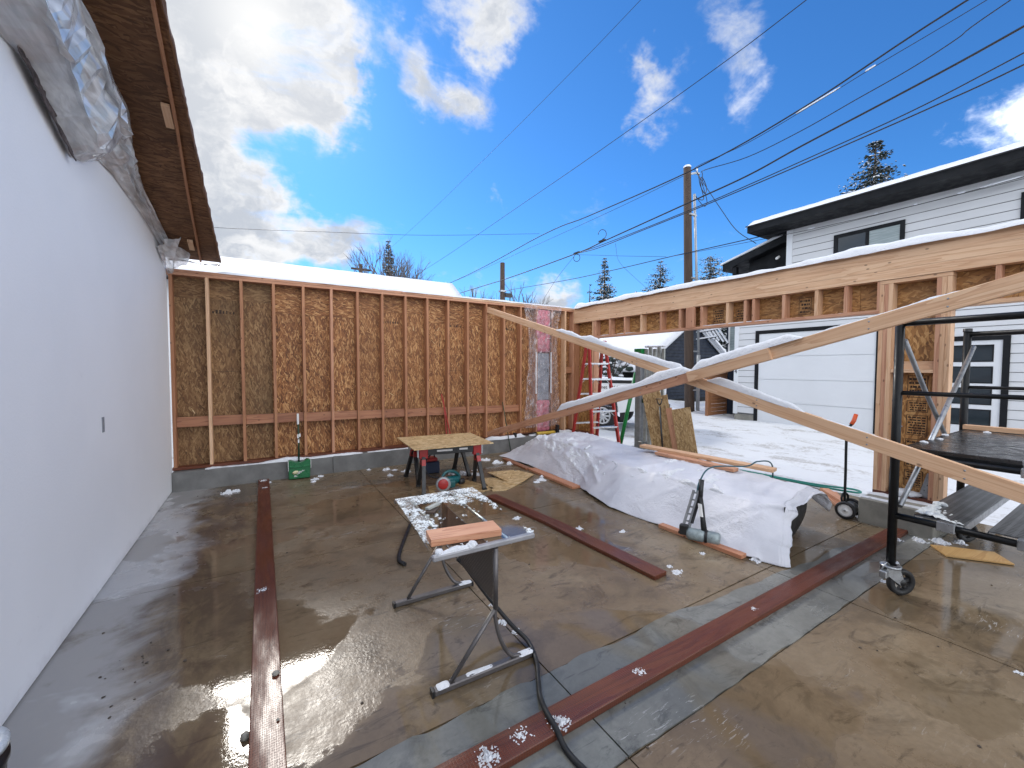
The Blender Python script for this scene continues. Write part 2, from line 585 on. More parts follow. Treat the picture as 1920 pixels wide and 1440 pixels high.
wood('fir', (0.74, 0.51, 0.325), (0.65, 0.40, 0.235), (0.46, 0.245, 0.13))
wood('fir_pink', (0.62, 0.355, 0.225), (0.50, 0.25, 0.145), (0.33, 0.14, 0.075))
wood('fir_wet', (0.42, 0.19, 0.095), (0.30, 0.115, 0.055), (0.17, 0.06, 0.03), 0.4)
wood('fir_stud', (0.46, 0.225, 0.115), (0.36, 0.16, 0.077), (0.24, 0.095, 0.045))
wood('fir_orange', (0.62, 0.33, 0.195), (0.50, 0.225, 0.12), (0.32, 0.11, 0.055), 0.55)
wood('treated', (0.165, 0.044, 0.016), (0.115, 0.028, 0.011), (0.052, 0.013, 0.007), 0.50, True, False, True)
wood('plywood_face', (0.56, 0.36, 0.14), (0.46, 0.27, 0.09), (0.34, 0.18, 0.06), 0.55, False, False)
wood('pole_wood', (0.080, 0.053, 0.038), (0.052, 0.034, 0.024), (0.032, 0.019, 0.013), 0.85, False, False)
wood('cedar_gate', (0.36, 0.17, 0.075), (0.27, 0.115, 0.048), (0.17, 0.07, 0.03), 0.6)
osb('osb_wall', [(0.095, 0.032, 0.009), (0.22, 0.082, 0.025), (0.36, 0.155, 0.050), (0.68, 0.40, 0.17)], 0.65, 0.30, (13, 66))
osb('osb_weathered', [(0.085, 0.036, 0.013), (0.175, 0.082, 0.030), (0.27, 0.145, 0.058), (0.43, 0.27, 0.125)], 0.7, 0.35, (13, 66), True)
osb('osb_header', [(0.13, 0.052, 0.014), (0.29, 0.13, 0.036), (0.45, 0.225, 0.070), (0.64, 0.38, 0.15)], 0.6, 0.3, (12, 44))
osb('osb_fresh', [(0.28, 0.165, 0.065), (0.50, 0.325, 0.145), (0.64, 0.455, 0.235), (0.76, 0.60, 0.36)], 0.6, 0.1, (14, 40))
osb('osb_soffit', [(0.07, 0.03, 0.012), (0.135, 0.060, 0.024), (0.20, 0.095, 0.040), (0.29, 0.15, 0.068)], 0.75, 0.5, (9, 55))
osb('osb_offcut', [(0.19, 0.11, 0.045), (0.34, 0.215, 0.092), (0.46, 0.31, 0.145), (0.60, 0.44, 0.24)], 0.65, 0.25, (14, 44))

# painted, metal and plastic finishes
m, t = newmat('drywall')
p = pos(t)
scf = t.noise(t.map(p, (1, 2.0, 5.0), (.5, 0, 0)), 1.6, 8, 0.7, 1.5)
cw = t.mix(t.step(scf, 0.66, 0.72, 0, 0.22), (0.87, 0.885, 0.905), (0.60, 0.61, 0.63))
cw = t.mix(t.step(t.noise(p, 0.7, 4, 0.6), 0.35, 0.7, 0, 0.5), cw, (0.80, 0.82, 0.845))
sy = t.n('ShaderNodeSeparateXYZ', {0: p}).outputs
cw = t.mix(t.step(t.m('ADD', sy[2], t.m('MULTIPLY', t.noise(p, 5.0, 6, 0.7), 0.25)), 0.22, 0.10, 0, 0.45), cw, (0.55, 0.55, 0.56))
finish(t, cw, 0.62, t.m('ADD', t.noise(p, 60.0, 3, 0.6), t.m('MULTIPLY', t.noise(p, 1.1, 2, 0.5), 9.0)), 0.08, 0.02)
flat('siding_paint', (0.60, 0.61, 0.62), 0.5, 0, 0.02, 1.0)
flat('door_paint', (0.66, 0.68, 0.70), 0.4, 0, 0.02, 1.0)
flat('siding_shadow', (0.16, 0.165, 0.17), 0.8)  # dark wall behind the boards paints the shadow line under each course
flat('black_trim', (0.008, 0.009, 0.011), 0.6, 0, 0.1, 2.0, 0, 0.22)
flat('navy_paint', (0.016, 0.024, 0.042), 0.6, 0, 0.1, 2.0, 0, 0.25)
flat('white_plastic', (0.75, 0.75, 0.74), 0.4, 0, 0.03)
flat('black_steel', (0.007, 0.008, 0.009), 0.42, 0.0, 0.1, 8.0, 0.05, 0.28)
flat('black_rubber', (0.012, 0.012, 0.013), 0.6)
flat('black_plastic', (0.015, 0.016, 0.018), 0.42)
flat('galvanised', (0.42, 0.44, 0.46), 0.38, 0.85, 0.12, 18.0)
flat('grey_steel', (0.30, 0.315, 0.33), 0.45, 0.4, 0.12, 10.0)
flat('aluminium', (0.62, 0.63, 0.65), 0.35, 0.85, 0.08, 12.0)
flat('pole_grey', (0.36, 0.38, 0.40), 0.5, 0.1, 0.08, 4.0)
flat('desk_rail', (0.33, 0.33, 0.345), 0.42, 0.35, 0.1, 12.0)
flat('desk_metal', (0.14, 0.13, 0.13), 0.42, 0.5, 0.12, 14.0)
flat('red_fibreglass', (0.40, 0.025, 0.02), 0.45, 0, 0.1, 7.0)
flat('red_plastic', (0.36, 0.02, 0.02), 0.4, 0, 0.1, 7.0)
flat('teal_plastic', (0.005, 0.085, 0.095), 0.35, 0, 0.08)
flat('blue_plastic', (0.015, 0.03, 0.075), 0.45)
flat('green_plastic', (0.006, 0.14, 0.045), 0.35, 0, 0.1, 9.0)
flat('green_paint', (0.008, 0.22, 0.05), 0.35, 0, 0.1, 6.0)
flat('dark_green', (0.010, 0.05, 0.022), 0.45)
flat('orange_grip', (0.72, 0.10, 0.02), 0.45)
flat('yellow_tool', (0.55, 0.36, 0.04), 0.45)
flat('cream_print', (0.72, 0.68, 0.42), 0.5)
flat('ink', (0.035, 0.018, 0.010), 0.7)
flat('hose_teal', (0.02, 0.22, 0.17), 0.4)
flat('hose_blue', (0.02, 0.10, 0.13), 0.4)
flat('wire_black', (0.008, 0.008, 0.011), 0.5)
flat('nailer_body', (0.30, 0.36, 0.37), 0.38, 0.2, 0.15, 30.0)
flat('panel_grey', (0.27, 0.30, 0.34), 0.45, 0.1, 0.08, 5.0)
flat('plank_wood_grey', (0.38, 0.40, 0.375), 0.7, 0, 0.15, 9.0)
flat('platform_black', (0.028, 0.026, 0.026), 0.28, 0, 0.3, 5.0, 0.1)
flat('truck_paint', (0.80, 0.82, 0.84), 0.15, 0, 0.01)
flat('pink_batt', (0.62, 0.20, 0.25), 0.9, 0, 0.2, 14.0, 0.6)
flat('torn_felt', (0.15, 0.12, 0.12), 0.9, 0, 0.35, 30.0, 0.6)
flat('far_roof', (0.05, 0.05, 0.055), 0.8)
flat('bark', (0.075, 0.058, 0.045), 0.9, 0, 0.2, 10.0)
flat('twig', (0.13, 0.105, 0.09), 0.9)
flat('needles', (0.020, 0.040, 0.030), 0.7, 0, 0.35, 3.0)
flat('curb_concrete', (0.19, 0.19, 0.185), 0.6, 0, 0.18, 3.0, 0.25, 0.5, (0.10, 0.095, 0.09))
flat('footing_concrete', (0.27, 0.26, 0.225), 0.7, 0, 0.15, 5.0, 0.3, 0.5, (0.12, 0.11, 0.09))
flat('bucket_black', (0.010, 0.010, 0.012), 0.35)
flat('lid_pale', (0.55, 0.60, 0.64), 0.35)


def snow_mat(name, c=(0.68, 0.70, 0.735), dirt=None, scale=1.0):
    m, t = newmat(name)
    p = pos(t)
    b = t.m('ADD', t.noise(p, 38 * scale, 6, 0.65), t.m('MULTIPLY', t.noise(p, 9 * scale, 4, 0.6), 1.2))
    col = c
    if dirt:
        a = t.noise(t.map(p, (1.3, 0.55, 1.0)), 1.6, 8, 0.68, 0.4)
        e = t.noise(p, 16.0, 5, 0.7)
        f = t.step(t.m('ADD', t.m('MULTIPLY', a, 0.72), t.m('MULTIPLY', e, 0.28)), 0.50, 0.66, 0, 0.9)
        col = t.mix(f, c, dirt)
    finish(t, col, 0.75, b, 0.55, 0.018 / scale, 0, 0.3)
    return m


snow_mat('snow')
snow_mat('snow_thin', (0.74, 0.78, 0.80), None, 3.0)
snow_mat('snow_trodden', (0.66, 0.68, 0.71), (0.30, 0.28, 0.26))

m, t = newmat('frost')
p = pos(t)
b = t.noise(p, 120.0, 4, 0.65)
pb_ = t.n('ShaderNodeBsdfPrincipled', {'Base Color': (0.72, 0.77, 0.79), 'Roughness': 0.7, 'Normal': t.n('ShaderNodeBump', {'Height': b, 'Strength': 0.5, 'Distance': 0.008}).outputs[0]})
tr = t.n('ShaderNodeBsdfTransparent')
thin = t.step(t.m('ADD', t.m('MULTIPLY', t.noise(p, 75.0, 5, 0.7), 0.6), t.m('MULTIPLY', t.noise(p, 14.0, 4, 0.6), 0.5)), 0.50, 0.60, 0.0, 0.80)
mx = t.n('ShaderNodeMixShader', {0: thin, 1: pb_.outputs[0], 2: tr.outputs[0]})
t.n('ShaderNodeOutputMaterial', {'Surface': mx.outputs[0]})

# clear polythene sheet
m, t = newmat('poly_sheet')
p = pos(t)
cre = t.noise(t.map(p, (4.0, 0.45, 4.0), (.25, 0, 0)), 4.0, 3, 0.5, 0.25)
nrm = t.n('ShaderNodeBump', {'Height': cre, 'Strength': 0.2, 'Distance': 0.05}).outputs[0]
tr = t.n('ShaderNodeBsdfTransparent', {'Color': (0.93, 0.94, 0.96)})
tl = t.n('ShaderNodeBsdfTranslucent', {'Color': (0.93, 0.965, 1.0), 'Normal': nrm})
df = t.n('ShaderNodeBsdfDiffuse', {'Color': (0.93, 0.965, 1.0), 'Normal': nrm})
gl = t.n('ShaderNodeBsdfGlossy', {'Color': (1, 1, 1), 'Roughness': 0.10, 'Normal': nrm})
b1 = t.n('ShaderNodeMixShader', {0: 0.80, 1: tl.outputs[0], 2: df.outputs[0]})
b2 = t.n('ShaderNodeMixShader', {0: t.step(cre, 0.35, 0.68, 0.45, 0.88), 1: tr.outputs[0], 2: b1.outputs[0]})
fr = t.n('ShaderNodeFresnel', {'IOR': 1.5, 'Normal': nrm}).outputs[0]
b3 = t.n('ShaderNodeMixShader', {0: t.m('ADD', t.m('MULTIPLY', fr, 0.9), 0.06), 1: b2.outputs[0], 2: gl.outputs[0]})
t.n('ShaderNodeOutputMaterial', {'Surface': b3.outputs[0]})

# thin vapour film over the electrical bay
m, t = newmat('thin_film')
p = pos(t)
cre = t.noise(t.map(p, (2.5, 1, 1.3)), 5.0, 5, 0.7, 2.0)
nrm = t.n('ShaderNodeBump', {'Height': cre, 'Strength': 0.8, 'Distance': 0.03}).outputs[0]
tr = t.n('ShaderNodeBsdfTransparent', {'Color': (0.97, 0.95, 0.96)})
df = t.n('ShaderNodeBsdfDiffuse', {'Color': (0.75, 0.72, 0.76), 'Normal': nrm})
gl = t.n('ShaderNodeBsdfGlossy', {'Color': (1, 1, 1), 'Roughness': 0.15, 'Normal': nrm})
b2 = t.n('ShaderNodeMixShader', {0: t.step(cre, 0.42, 0.75, 0.05, 0.42), 1: tr.outputs[0], 2: df.outputs[0]})
b3 = t.n('ShaderNodeMixShader', {0: t.step(cre, 0.45, 0.7, 0.03, 0.16), 1: b2.outputs[0], 2: gl.outputs[0]})
t.n('ShaderNodeOutputMaterial', {'Surface': b3.outputs[0]})

# desk glass
m, t = newmat('desk_glass')
tr = t.n('ShaderNodeBsdfTransparent', {'Color': (0.93, 0.96, 0.95)})
gl = t.n('ShaderNodeBsdfGlossy', {'Color': (1, 1, 1), 'Roughness': 0.06})
fr = t.m('MULTIPLY', t.n('ShaderNodeFresnel', {'IOR': 1.5}).outputs[0], t.m('SUBTRACT', 1.0, t.n('ShaderNodeNewGeometry').outputs['Backfacing']))
b3 = t.n('ShaderNodeMixShader', {0: fr, 1: tr.outputs[0], 2: gl.outputs[0]})
t.n('ShaderNodeOutputMaterial', {'Surface': b3.outputs[0]})

# window glass: dark room behind
m, t = newmat('window_glass')
finish(t, (0.022, 0.030, 0.036), 0.06, None, spec=0.55)
m, t = newmat('blind_glass')
finish(t, t.mix(t.step(t.noise(t.map(pos(t), (1, 1, 30)), 2.0, 2), 0.4, 0.6), (0.22, 0.27, 0.27), (0.30, 0.35, 0.35)), 0.12, None, spec=0.55)

# white woven tarp
m, t = newmat('tarp')
p = pos(t)
v = t.n('ShaderNodeUVMap').outputs[0]
c1 = t.m('ABSOLUTE', t.m('SUBTRACT', t.noise(t.map(p, (2.0, 1.0, 2), (0, 0, .5)), 4.5, 6, 0.62, 0.9), 0.5))
c2 = t.m('ABSOLUTE', t.m('SUBTRACT', t.noise(t.map(p, (1.2, 2.2, 2), (0, 0, -.4)), 7.5, 5, 0.6, 0.6), 0.5))
cr = t.m('ADD', t.m('MULTIPLY', t.m('ADD', c1, t.m('MULTIPLY', c2, 0.7)), -1.6), t.m('MULTIPLY', t.noise(p, 38.0, 4, 0.6), 0.12))
col = t.mix(t.step(t.noise(p, 2.2, 5, 0.6), 0.35, 0.7), (0.66, 0.67, 0.72), (0.55, 0.565, 0.62))
spk = t.step(t.noise(p, 34.0, 2, 0.5), 0.78, 0.83, 0, 0.6)
col = t.mix(spk, col, (0.16, 0.16, 0.17))
amt = t.step(t.noise(p, 1.2, 3, 0.5), 0.40, 0.66, 0.05, 0.8)
finish(t, col, 0.42, t.m('MULTIPLY', cr, amt), 0.75, 0.045, 0, 0.45)

# scaffold plank with rows of raised slots
m, t = newmat('plank_steel')
v = t.n('ShaderNodeUVMap').outputs[0]
sp = t.n('ShaderNodeSeparateXYZ', {0: v})
fx = t.m('ABSOLUTE', t.m('SUBTRACT', t.m('FRACT', t.m('MULTIPLY', sp.outputs[0], 24.0)), 0.5))
fy = t.m('ABSOLUTE', t.m('SUBTRACT', t.m('FRACT', t.m('MULTIPLY', sp.outputs[1], 22.0)), 0.5))
slot = t.m('MULTIPLY', t.step(fx, 0.24, 0.18), t.step(fy, 0.34, 0.28))
col = t.mix(t.step(t.noise(pos(t), 7, 5), 0.3, 0.7), (0.17, 0.175, 0.185), (0.11, 0.115, 0.12))
col = t.mix(slot, col, (0.015, 0.015, 0.017))
finish(t, col, 0.35, slot, -0.6, 0.006, 0.45)

# perforated modesty panel
m, t = newmat('perforated')
v = t.n('ShaderNodeUVMap').outputs[0]
vo = t.n('ShaderNodeTexVoronoi', {'Vector': t.map(v, (55, 55, 1), (0, 0, 0.78)), 'Scale': 1.0, 'Randomness': 0.0}, voronoi_dimensions='2D')
hole = t.m('LESS_THAN', vo.outputs['Distance'], 0.30)
pb = t.n('ShaderNodeBsdfPrincipled', {'Base Color': (0.12, 0.11, 0.11), 'Metallic': 0.6, 'Roughness': 0.4})
tr = t.n('ShaderNodeBsdfTransparent')
ms = t.n('ShaderNodeMixShader', {0: hole, 1: pb.outputs[0], 2: tr.outputs[0]})
t.n('ShaderNodeOutputMaterial', {'Surface': ms.outputs[0]})


# wet concrete of the garage slab
def concrete(name, cols, strip=False):
    m, t = newmat(name)
    p = pos(t)
    sx_ = t.n('ShaderNodeSeparateXYZ', {0: p})
    X, Y = sx_.outputs[0], sx_.outputs[1]
    n1 = t.noise(t.map(p, (1, 1, 1), (0, 0, 0.5)), 0.85, 7, 0.62, 0.4)
    col = t.ramp(n1, [(0.30, cols[0]), (0.47, cols[1]), (0.62, cols[2]), (0.75, cols[3])])
    fine = t.noise(p, 26.0, 6, 0.7)
    col = t.mix(t.step(fine, 0.35, 0.7, 0, 0.30), col, tuple(c * 0.55 for c in cols[1]))
    # trowel and boot smears
    sm = t.noise(t.map(p, (3.0, 9.0, 1), (0, 0, 0.6)), 1.0, 7, 0.72, 1.4)
    col = t.mix(t.step(sm, 0.54, 0.66, 0, 0.70), col, tuple(c * 0.34 for c in cols[1]))
    blot = t.noise(t.map(p, (1, 1, 1), (0, 0, 1.1), (11, 5, 0)), 2.1, 8, 0.7, 0.9)
    col = t.mix(t.step(blot, 0.50, 0.64, 0, 0.55), col, tuple(c * 0.45 for c in cols[1]))
    sm2 = t.noise(t.map(p, (2.6, 13.0, 1), (0, 0, -0.75), (7, 3, 0)), 1.0, 8, 0.75, 1.2)
    col = t.mix(t.step(sm2, 0.64, 0.74, 0, 0.40), col, (0.36, 0.33, 0.30))
    # slush scrapes
    sc = t.noise(t.map(p, (9.0, 60.0, 1), (0, 0, -0.95), (2, 8, 0)), 1.0, 4, 0.7, 1.0)
    zone = t.step(t.noise(p, 1.25, 3, 0.5), 0.55, 0.68)
    col = t.mix(t.m('MULTIPLY', t.step(sc, 0.58, 0.66), t.m('MULTIPLY', zone, 0.6)), col, (0.55, 0.55, 0.55))
    if not strip:
        # pale dried band and dark stains along the white wall
        wz = t.m('ADD', X, t.m('MULTIPLY', t.m('SUBTRACT', t.noise(p, 1.6, 6, 0.65, 0.5), 0.5), 1.1))
        dk = t.m('MULTIPLY', t.step(wz, -0.05, -0.45), t.step(t.noise(t.map(p, (3, 1.2, 1)), 1.3, 7, 0.7, 0.8), 0.40, 0.56))
        col = t.mix(t.m('MULTIPLY', dk, 0.70), col, (0.052, 0.034, 0.032))
        pale = t.m('MULTIPLY', t.step(wz, -0.50, -0.85), t.step(t.noise(p, 2.3, 6, 0.65), 0.22, 0.45))
        col = t.mix(t.m('MULTIPLY', pale, 0.85), col, (0.46, 0.47, 0.48))
    # standing water
    pn = t.noise(t.map(p, (1.0, 1.25, 1), (0, 0, 0.3), (4.3, 1.2, 0)), 0.62, 5, 0.55, 0.5)
    pud = t.step(pn, 0.50, 0.545)
    col = t.mix(t.m('MULTIPLY', pud, 0.35), col, tuple(c * 0.55 for c in cols[1]))
    # a shallow pool either side of the near end of the long timber
    pool = None
    for (cx_, cy_, rx, ry) in ((.75, 1.55, .72, .62), (-.28, 1.75, .30, .75), (1.1, 1.1, .8, .35), (4.6, .55, 1.0, .5), (2.2, 3.3, .35, .6)):
        d_ = t.vec('LENGTH', t.n('ShaderNodeVectorMath', {0: t.vec('SUBTRACT', p, (cx_, cy_, 0)), 1: (1 / rx, 1 / ry, 0)}, operation='MULTIPLY').outputs[0])
        q_ = t.step(t.m('ADD', d_, t.m('MULTIPLY', t.m('SUBTRACT', t.noise(p, 2.6, 6, 0.6), 0.5), 1.6)), 1.05, 0.92)
        pool = q_ if pool is None else t.m('MAXIMUM', pool, q_)
    pud = t.m('MAXIMUM', pud, pool)
    damp = t.step(t.noise(p, 3.1, 6, 0.65), 0.3, 0.7, 0.20, 0.48)
    rg = t.n('ShaderNodeMix', {0: pud, 2: damp, 3: 0.045}, data_type='FLOAT').outputs[0]
    rip = t.m('ADD', t.m('MULTIPLY', t.noise(p, 46.0, 4, 0.6, 0.3), 0.6), t.m('MULTIPLY', t.noise(p, 15.0, 3, 0.5), 0.6))
    bs = t.n('ShaderNodeMix', {0: pud, 2: 0.13, 3: 0.022}, data_type='FLOAT').outputs[0]
    bmp = t.n('ShaderNodeBump', {'Height': rip, 'Strength': bs, 'Distance': 0.02}).outputs[0]
    pb = t.n('ShaderNodeBsdfPrincipled', {'Base Color': col, 'Roughness': rg, 'Specular IOR Level': 0.5, 'Normal': bmp, 'IOR': 1.4})
    t.n('ShaderNodeOutputMaterial', {'Surface': pb.outputs[0]})
    return m


concrete('wet_concrete', [(0.115, 0.082, 0.050), (0.180, 0.132, 0.082), (0.23, 0.178, 0.117), (0.30, 0.247, 0.175)])
concrete('grey_concrete', [(0.105, 0.105, 0.095), (0.175, 0.174, 0.157), (0.235, 0.235, 0.214), (0.31, 0.31, 0.29)], True)
flat('joint_dark', (0.03, 0.024, 0.02), 0.6)
M = MAT

# ============================================================ setting: ground and slab
g = MB()
g.face((0, 1, 2, 3), [(0, 0)] * 4)
g.v += [Vector((-900, -900, -.12)), Vector((900, -900, -.12)), Vector((900, 900, -.12)), Vector((-900, 900, -.12))]
tag(g.build('snow_ground', M['snow']), kind='structure')


def alley_z(x, y):
    z = 0.0
    for c in (8.3, 9.6):                                   # wheel ruts along the alley
        z -= 0.05 * math.exp(-((x - c - 0.25 * fbm(y * .3, c)) / 0.28) ** 2)
    z += 0.035 * fbm(x * 1.7, y * 0.9, 1, 5) + 0.015 * fbm(x * 7, y * 5, 2, 3) + 0.01
    z += 0.10 * max(0, min(1, (x - 11.2) / 1.6))
    z *= max(0.0, min(1.0, (x - 6.72) / 0.5))
    z += 0.30 * math.exp(-((x - 13.6) / 0.9) ** 2 - ((y - 10.6) / 1.2) ** 2)
    return z - 0.012


g = MB().grid(lambda u, v: (6.72 + u * 11, -4 + v * 44, alley_z(6.72 + u * 11, -4 + v * 44)), 120, 300)
tag(g.build('alley_snow', M['snow_trodden']), kind='structure')

# slab: panels between the saw cuts, 8 mm joints over a dark bed
floor = tag(MB().box(-1.15, 6.80, -3.2, 7.25, -0.11, -0.014).build('concrete_floor', M['joint_dark']), kind='structure')
J = 0.004
XS = [-1.12, 1.35, 3.66, 6.80]
for i in range(3):
    for (y0, y1) in ((-3.2, 1.21), (1.80, 4.06), (4.06, 7.25)):
        lift = 0.0007 * ((i * 2 + int(y0)) % 3)
        MB().box(XS[i] + J, XS[i + 1] - J, y0 + J, y1 - J, -0.012, 0.0 - lift).build('floor_panel', M['wet_concrete'], floor)
# the grey infill trench with a ragged upper edge
for i in range(3):
    x0, x1 = XS[i] + J, XS[i + 1] - J
    n = max(8, int((x1 - x0) / 0.06))
    top = [(x0 + (x1 - x0) * k / n, 1.80 - 0.075 * max(0, x0 + (x1 - x0) * k / n - 2.2) * 0.9 + 0.05 * fbm((x0 + (x1 - x0) * k / n) * 2.3, 3, 1, 4)) for k in range(n + 1)]
    bot = [(x0 + (x1 - x0) * k / n, 1.212 + 0.012 * fbm((x0 + (x1 - x0) * k / n) * 4, 9, 1, 4)) for k in range(n + 1)]
    MB().box(x0, x1, 1.21 + J, 1.80 - J, -0.012, -0.0035).build('floor_panel', M['wet_concrete'], floor)
    MB().prism(bot + top[::-1], (0, 0, -0.006), (1, 0, 0), (0, 1, 0), (0, 0, 1), 0.0095).build('infill_panel', M['grey_concrete'], floor)

# ============================================================ left: white wall, raking soffit, sheeting
def roof_z(y):
    return 3.22 + 0.2 * (7.25 - y)


t_ = thing('white_wall', 'tall smooth white wall running along the left side of the slab', 'wall', (-1.16, 3, 0))
mb = MB().prism([(-2.5, 0.012), (7.225, 0.012), (7.225, roof_z(7.225) - .012), (-2.5, roof_z(-2.5) - .012)], (-1.23, 0, 0), (0, 1, 0), (0, 0, 1), (1, 0, 0), 0.14)
mb.build('wall_board', M['drywall'], t_)
mb = MB().box(-1.0895, -1.086, 4.425, 4.475, 1.20, 1.32)
mb.build('outlet_box', M['panel_grey'], t_)

t_ = thing('roof_overhang', 'dark strand board roof overhang sloping down above the white wall', 'roof', (-.8, 5, 3.6))
sl = Vector((0, -1, 0.2)).normalized()
nrm_ = Vector((0, 0.2, 1)).normalized()
y = 7.26
k = 0
while y > -2.6:
    L = min(1.22, y + 2.6)
    c = Vector((-0.86, y - L / 2 + 0.001, roof_z(y - L / 2) + 0.011))
    MB().obox(c + nrm_ * 0.001 * (k % 2), [Vector((1, 0, 0)), sl, nrm_], [0.37, L / 2 * 1.0196 - .0015, 0.0095]).build('soffit_panel', M['osb_soffit'], t_)
    y -= L
    k += 1
# ragged outer edge of the sheathing
def edge_fn(u, v):
    yy = 7.265 - u * 9.8
    return (-0.49 + 0.012 * fbm(yy * 6, 2, v, 4) + (v - .5) * 0.006, yy, roof_z(yy) - 0.004 + v * 0.05)
MB().grid(edge_fn, 220, 2).build('roof_edge', M['osb_soffit'], t_, solid=0.012)
# batten just inside the edge and its two cleats
bp = [(-0.71, 7.22), (-0.64, 5.6), (-0.58, 4.5), (-0.535, 3.4), (-0.50, 2.0)]
for i in range(len(bp) - 1):
    (xa, ya), (xb_, yb_) = bp[i], bp[i + 1]
    MB().beam((xa, ya, roof_z(ya) - 0.021), (xb_, yb_ + .002, roof_z(yb_) - 0.021), 0.02, 0.038).build('batten', M['fir_stud'], t_)
for (xa, ya) in ((-0.597, 4.35), (-0.735, 6.7)):
    MB().beam((xa - .02, ya - .09, roof_z(ya - .09) - 0.028), (xa - .026, ya + .16, roof_z(ya + .16) - 0.028), 0.055, 0.03).build('cleat', M['fir'], t_)
# snow on top of the overhang
snow_ridge(MB(), (-0.72, 7.2, roof_z(7.2) + 0.022), (-0.72, -2, roof_z(-2) + 0.022), 0.44, 0.09, 3, 0.12).build('snow', M['snow'], t_)

# polythene hung from the soffit over the top of the wall
def interp(tab, y):
    for i in range(len(tab) - 1):
        if (tab[i][0] - y) * (tab[i + 1][0] - y) <= 0:
            f = (y - tab[i][0]) / (tab[i + 1][0] - tab[i][0])
            return [a + (b - a) * f for a, b in zip(tab[i][1:], tab[i + 1][1:])]
    return list(tab[0][1:] if abs(y - tab[0][0]) < abs(y - tab[-1][0]) else tab[-1][1:])


LOW = [(1.8, 3.38), (3.13, 3.37), (3.40, 3.40), (3.56, 3.33), (3.72, 3.22), (3.97, 3.14), (4.2, 3.20), (4.55, 3.36), (4.92, 3.39), (5.82, 3.36), (7.18, 3.235)]
TOPX = [(1.8, -0.93), (3.59, -0.94), (4.03, -0.90), (4.45, -0.87), (4.66, -0.90), (4.96, -0.965), (5.64, -1.0), (6.29, -0.985), (7.18, -0.965)]
BULGE = [(1.8, 0.17), (3.2, 0.20), (3.9, 0.17), (4.3, 0.10), (4.52, 0.03), (4.75, 0.075), (5.1, 0.045), (5.5, 0.02), (6.3, 0.015), (7.18, 0.02)]


def poly_fn(u, v):
    yy = 1.8 + u * 5.38
    lz = interp(LOW, yy)[0]
    tx = interp(TOPX, yy)[0]
    bu = interp(BULGE, yy)[0]
    tz = roof_z(yy) - 0.012
    x = -1.082 + (tx + 1.082) * v
    z = lz + (tz - lz) * v ** 0.85
    f = sin(pi * v) ** .8
    dr = 0.35 * fbm(yy * .55, 3, 1, 2)
    def pleat(k, ph):
        q = (v * k + dr * k * .5 + ph + .22 * yy) % 1.0
        return 1 - abs(q - .5) * 4 if k > 2.5 else cos(2 * pi * q)
    x += f * (bu * (1 + .16 * pleat(1.3, .2)) + .020 * pleat(3.1, .4) + .007 * pleat(5.3, .1) + .02 * fbm(yy * 1.3, v * 3, 5, 2))
    z -= f * bu * (.75 + .35 * pleat(2.2, .6)) + .012 * pleat(3.7, .3) * f
    jit = min(1, bu / .08)
    x += f * .034 * jit * fbm(yy * 7.3, v * 9.1, 13, 2)
    z += f * .030 * jit * fbm(yy * 7.9, v * 8.3, 29, 2)
    return (max(x, -1.082), yy + f * .03 * fbm(yy * 6, v * 7, 41, 2), min(z, roof_z(yy) - 0.012))


t_ = tag(MB().grid(poly_fn, 74, 11, False).build('plastic_sheet', M['poly_sheet']), 'crumpled clear plastic sheet bunched along the top of the white wall', 'plastic sheet')

# second, looser gathered tail of sheeting at the low end
def tail_fn(u, v):
    yy = 6.55 + u * 0.66
    x = -1.07 + 0.20 * v + 0.06 * sin(v * 9 + u * 7) * v
    z = roof_z(yy) - 0.015 - (1 - v) * 0.16 - 0.07 * u * (1 - v) + 0.03 * fbm(u * 4, v * 5, 3, 3) - .05 * u * sin(pi * v)
    return (x, yy + 0.04 * sin(v * 8), min(z, roof_z(yy) - 0.013))
mb = MB().grid(tail_fn, 22, 22)
def flap_fn(u, v):
    x = -1.05 + u * 0.56
    yy = 7.20 - v * 0.09 - 0.03 * sin(u * 5)
    return (x, yy, 3.145 - 0.0 + 0.055 * (1 - v) * (0.6 + .4 * sin(u * 6 + 1)) + 0.012 * fbm(u * 5, v * 4, 2, 3))
mb.grid(flap_fn, 24, 6)
tag(mb.build('plastic_flap', M['poly_sheet']), 'grey plastic flap tucked under the low end of the roof overhang', 'plastic sheet')

# torn roofing felt hanging behind the sheet
def felt_fn(u, v):
    yy = 3.22 + u * 0.72
    wv = 0.07 + 0.05 * fbm(u * 9, 2, 1, 3) + 0.05 * sin(u * pi)
    return (-1.078 + 0.02 * v + 0.015 * fbm(u * 7, v * 5, 3, 3) + .01, yy, 3.40 - 0.22 * u + wv * (0.5 - v) - 0.04 * u * u)
tag(MB().grid(felt_fn, 26, 8).build('torn_felt', M['torn_felt'], solid=0.004), 'torn dark strip of felt poking out below the plastic at upper left', 'felt strip')

# ============================================================ back wall (studs, plates, blocking, sheathing)
YB, YS = 7.23, 7.37
t_ = thing('concrete_curb', 'low grey concrete curb under the far stud wall', 'curb', (2.5, 7.2, 0))
cx = [-1.088, 0.95, 3.2, 6.22]
for i in range(3):
    MB().box(cx[i] + .002, cx[i + 1] - .002, 7.135, 7.40, -0.1, 0.268 + 0.004 * i, 0).build('curb_section', M['curb_concrete'], t_, bevel=0.006)

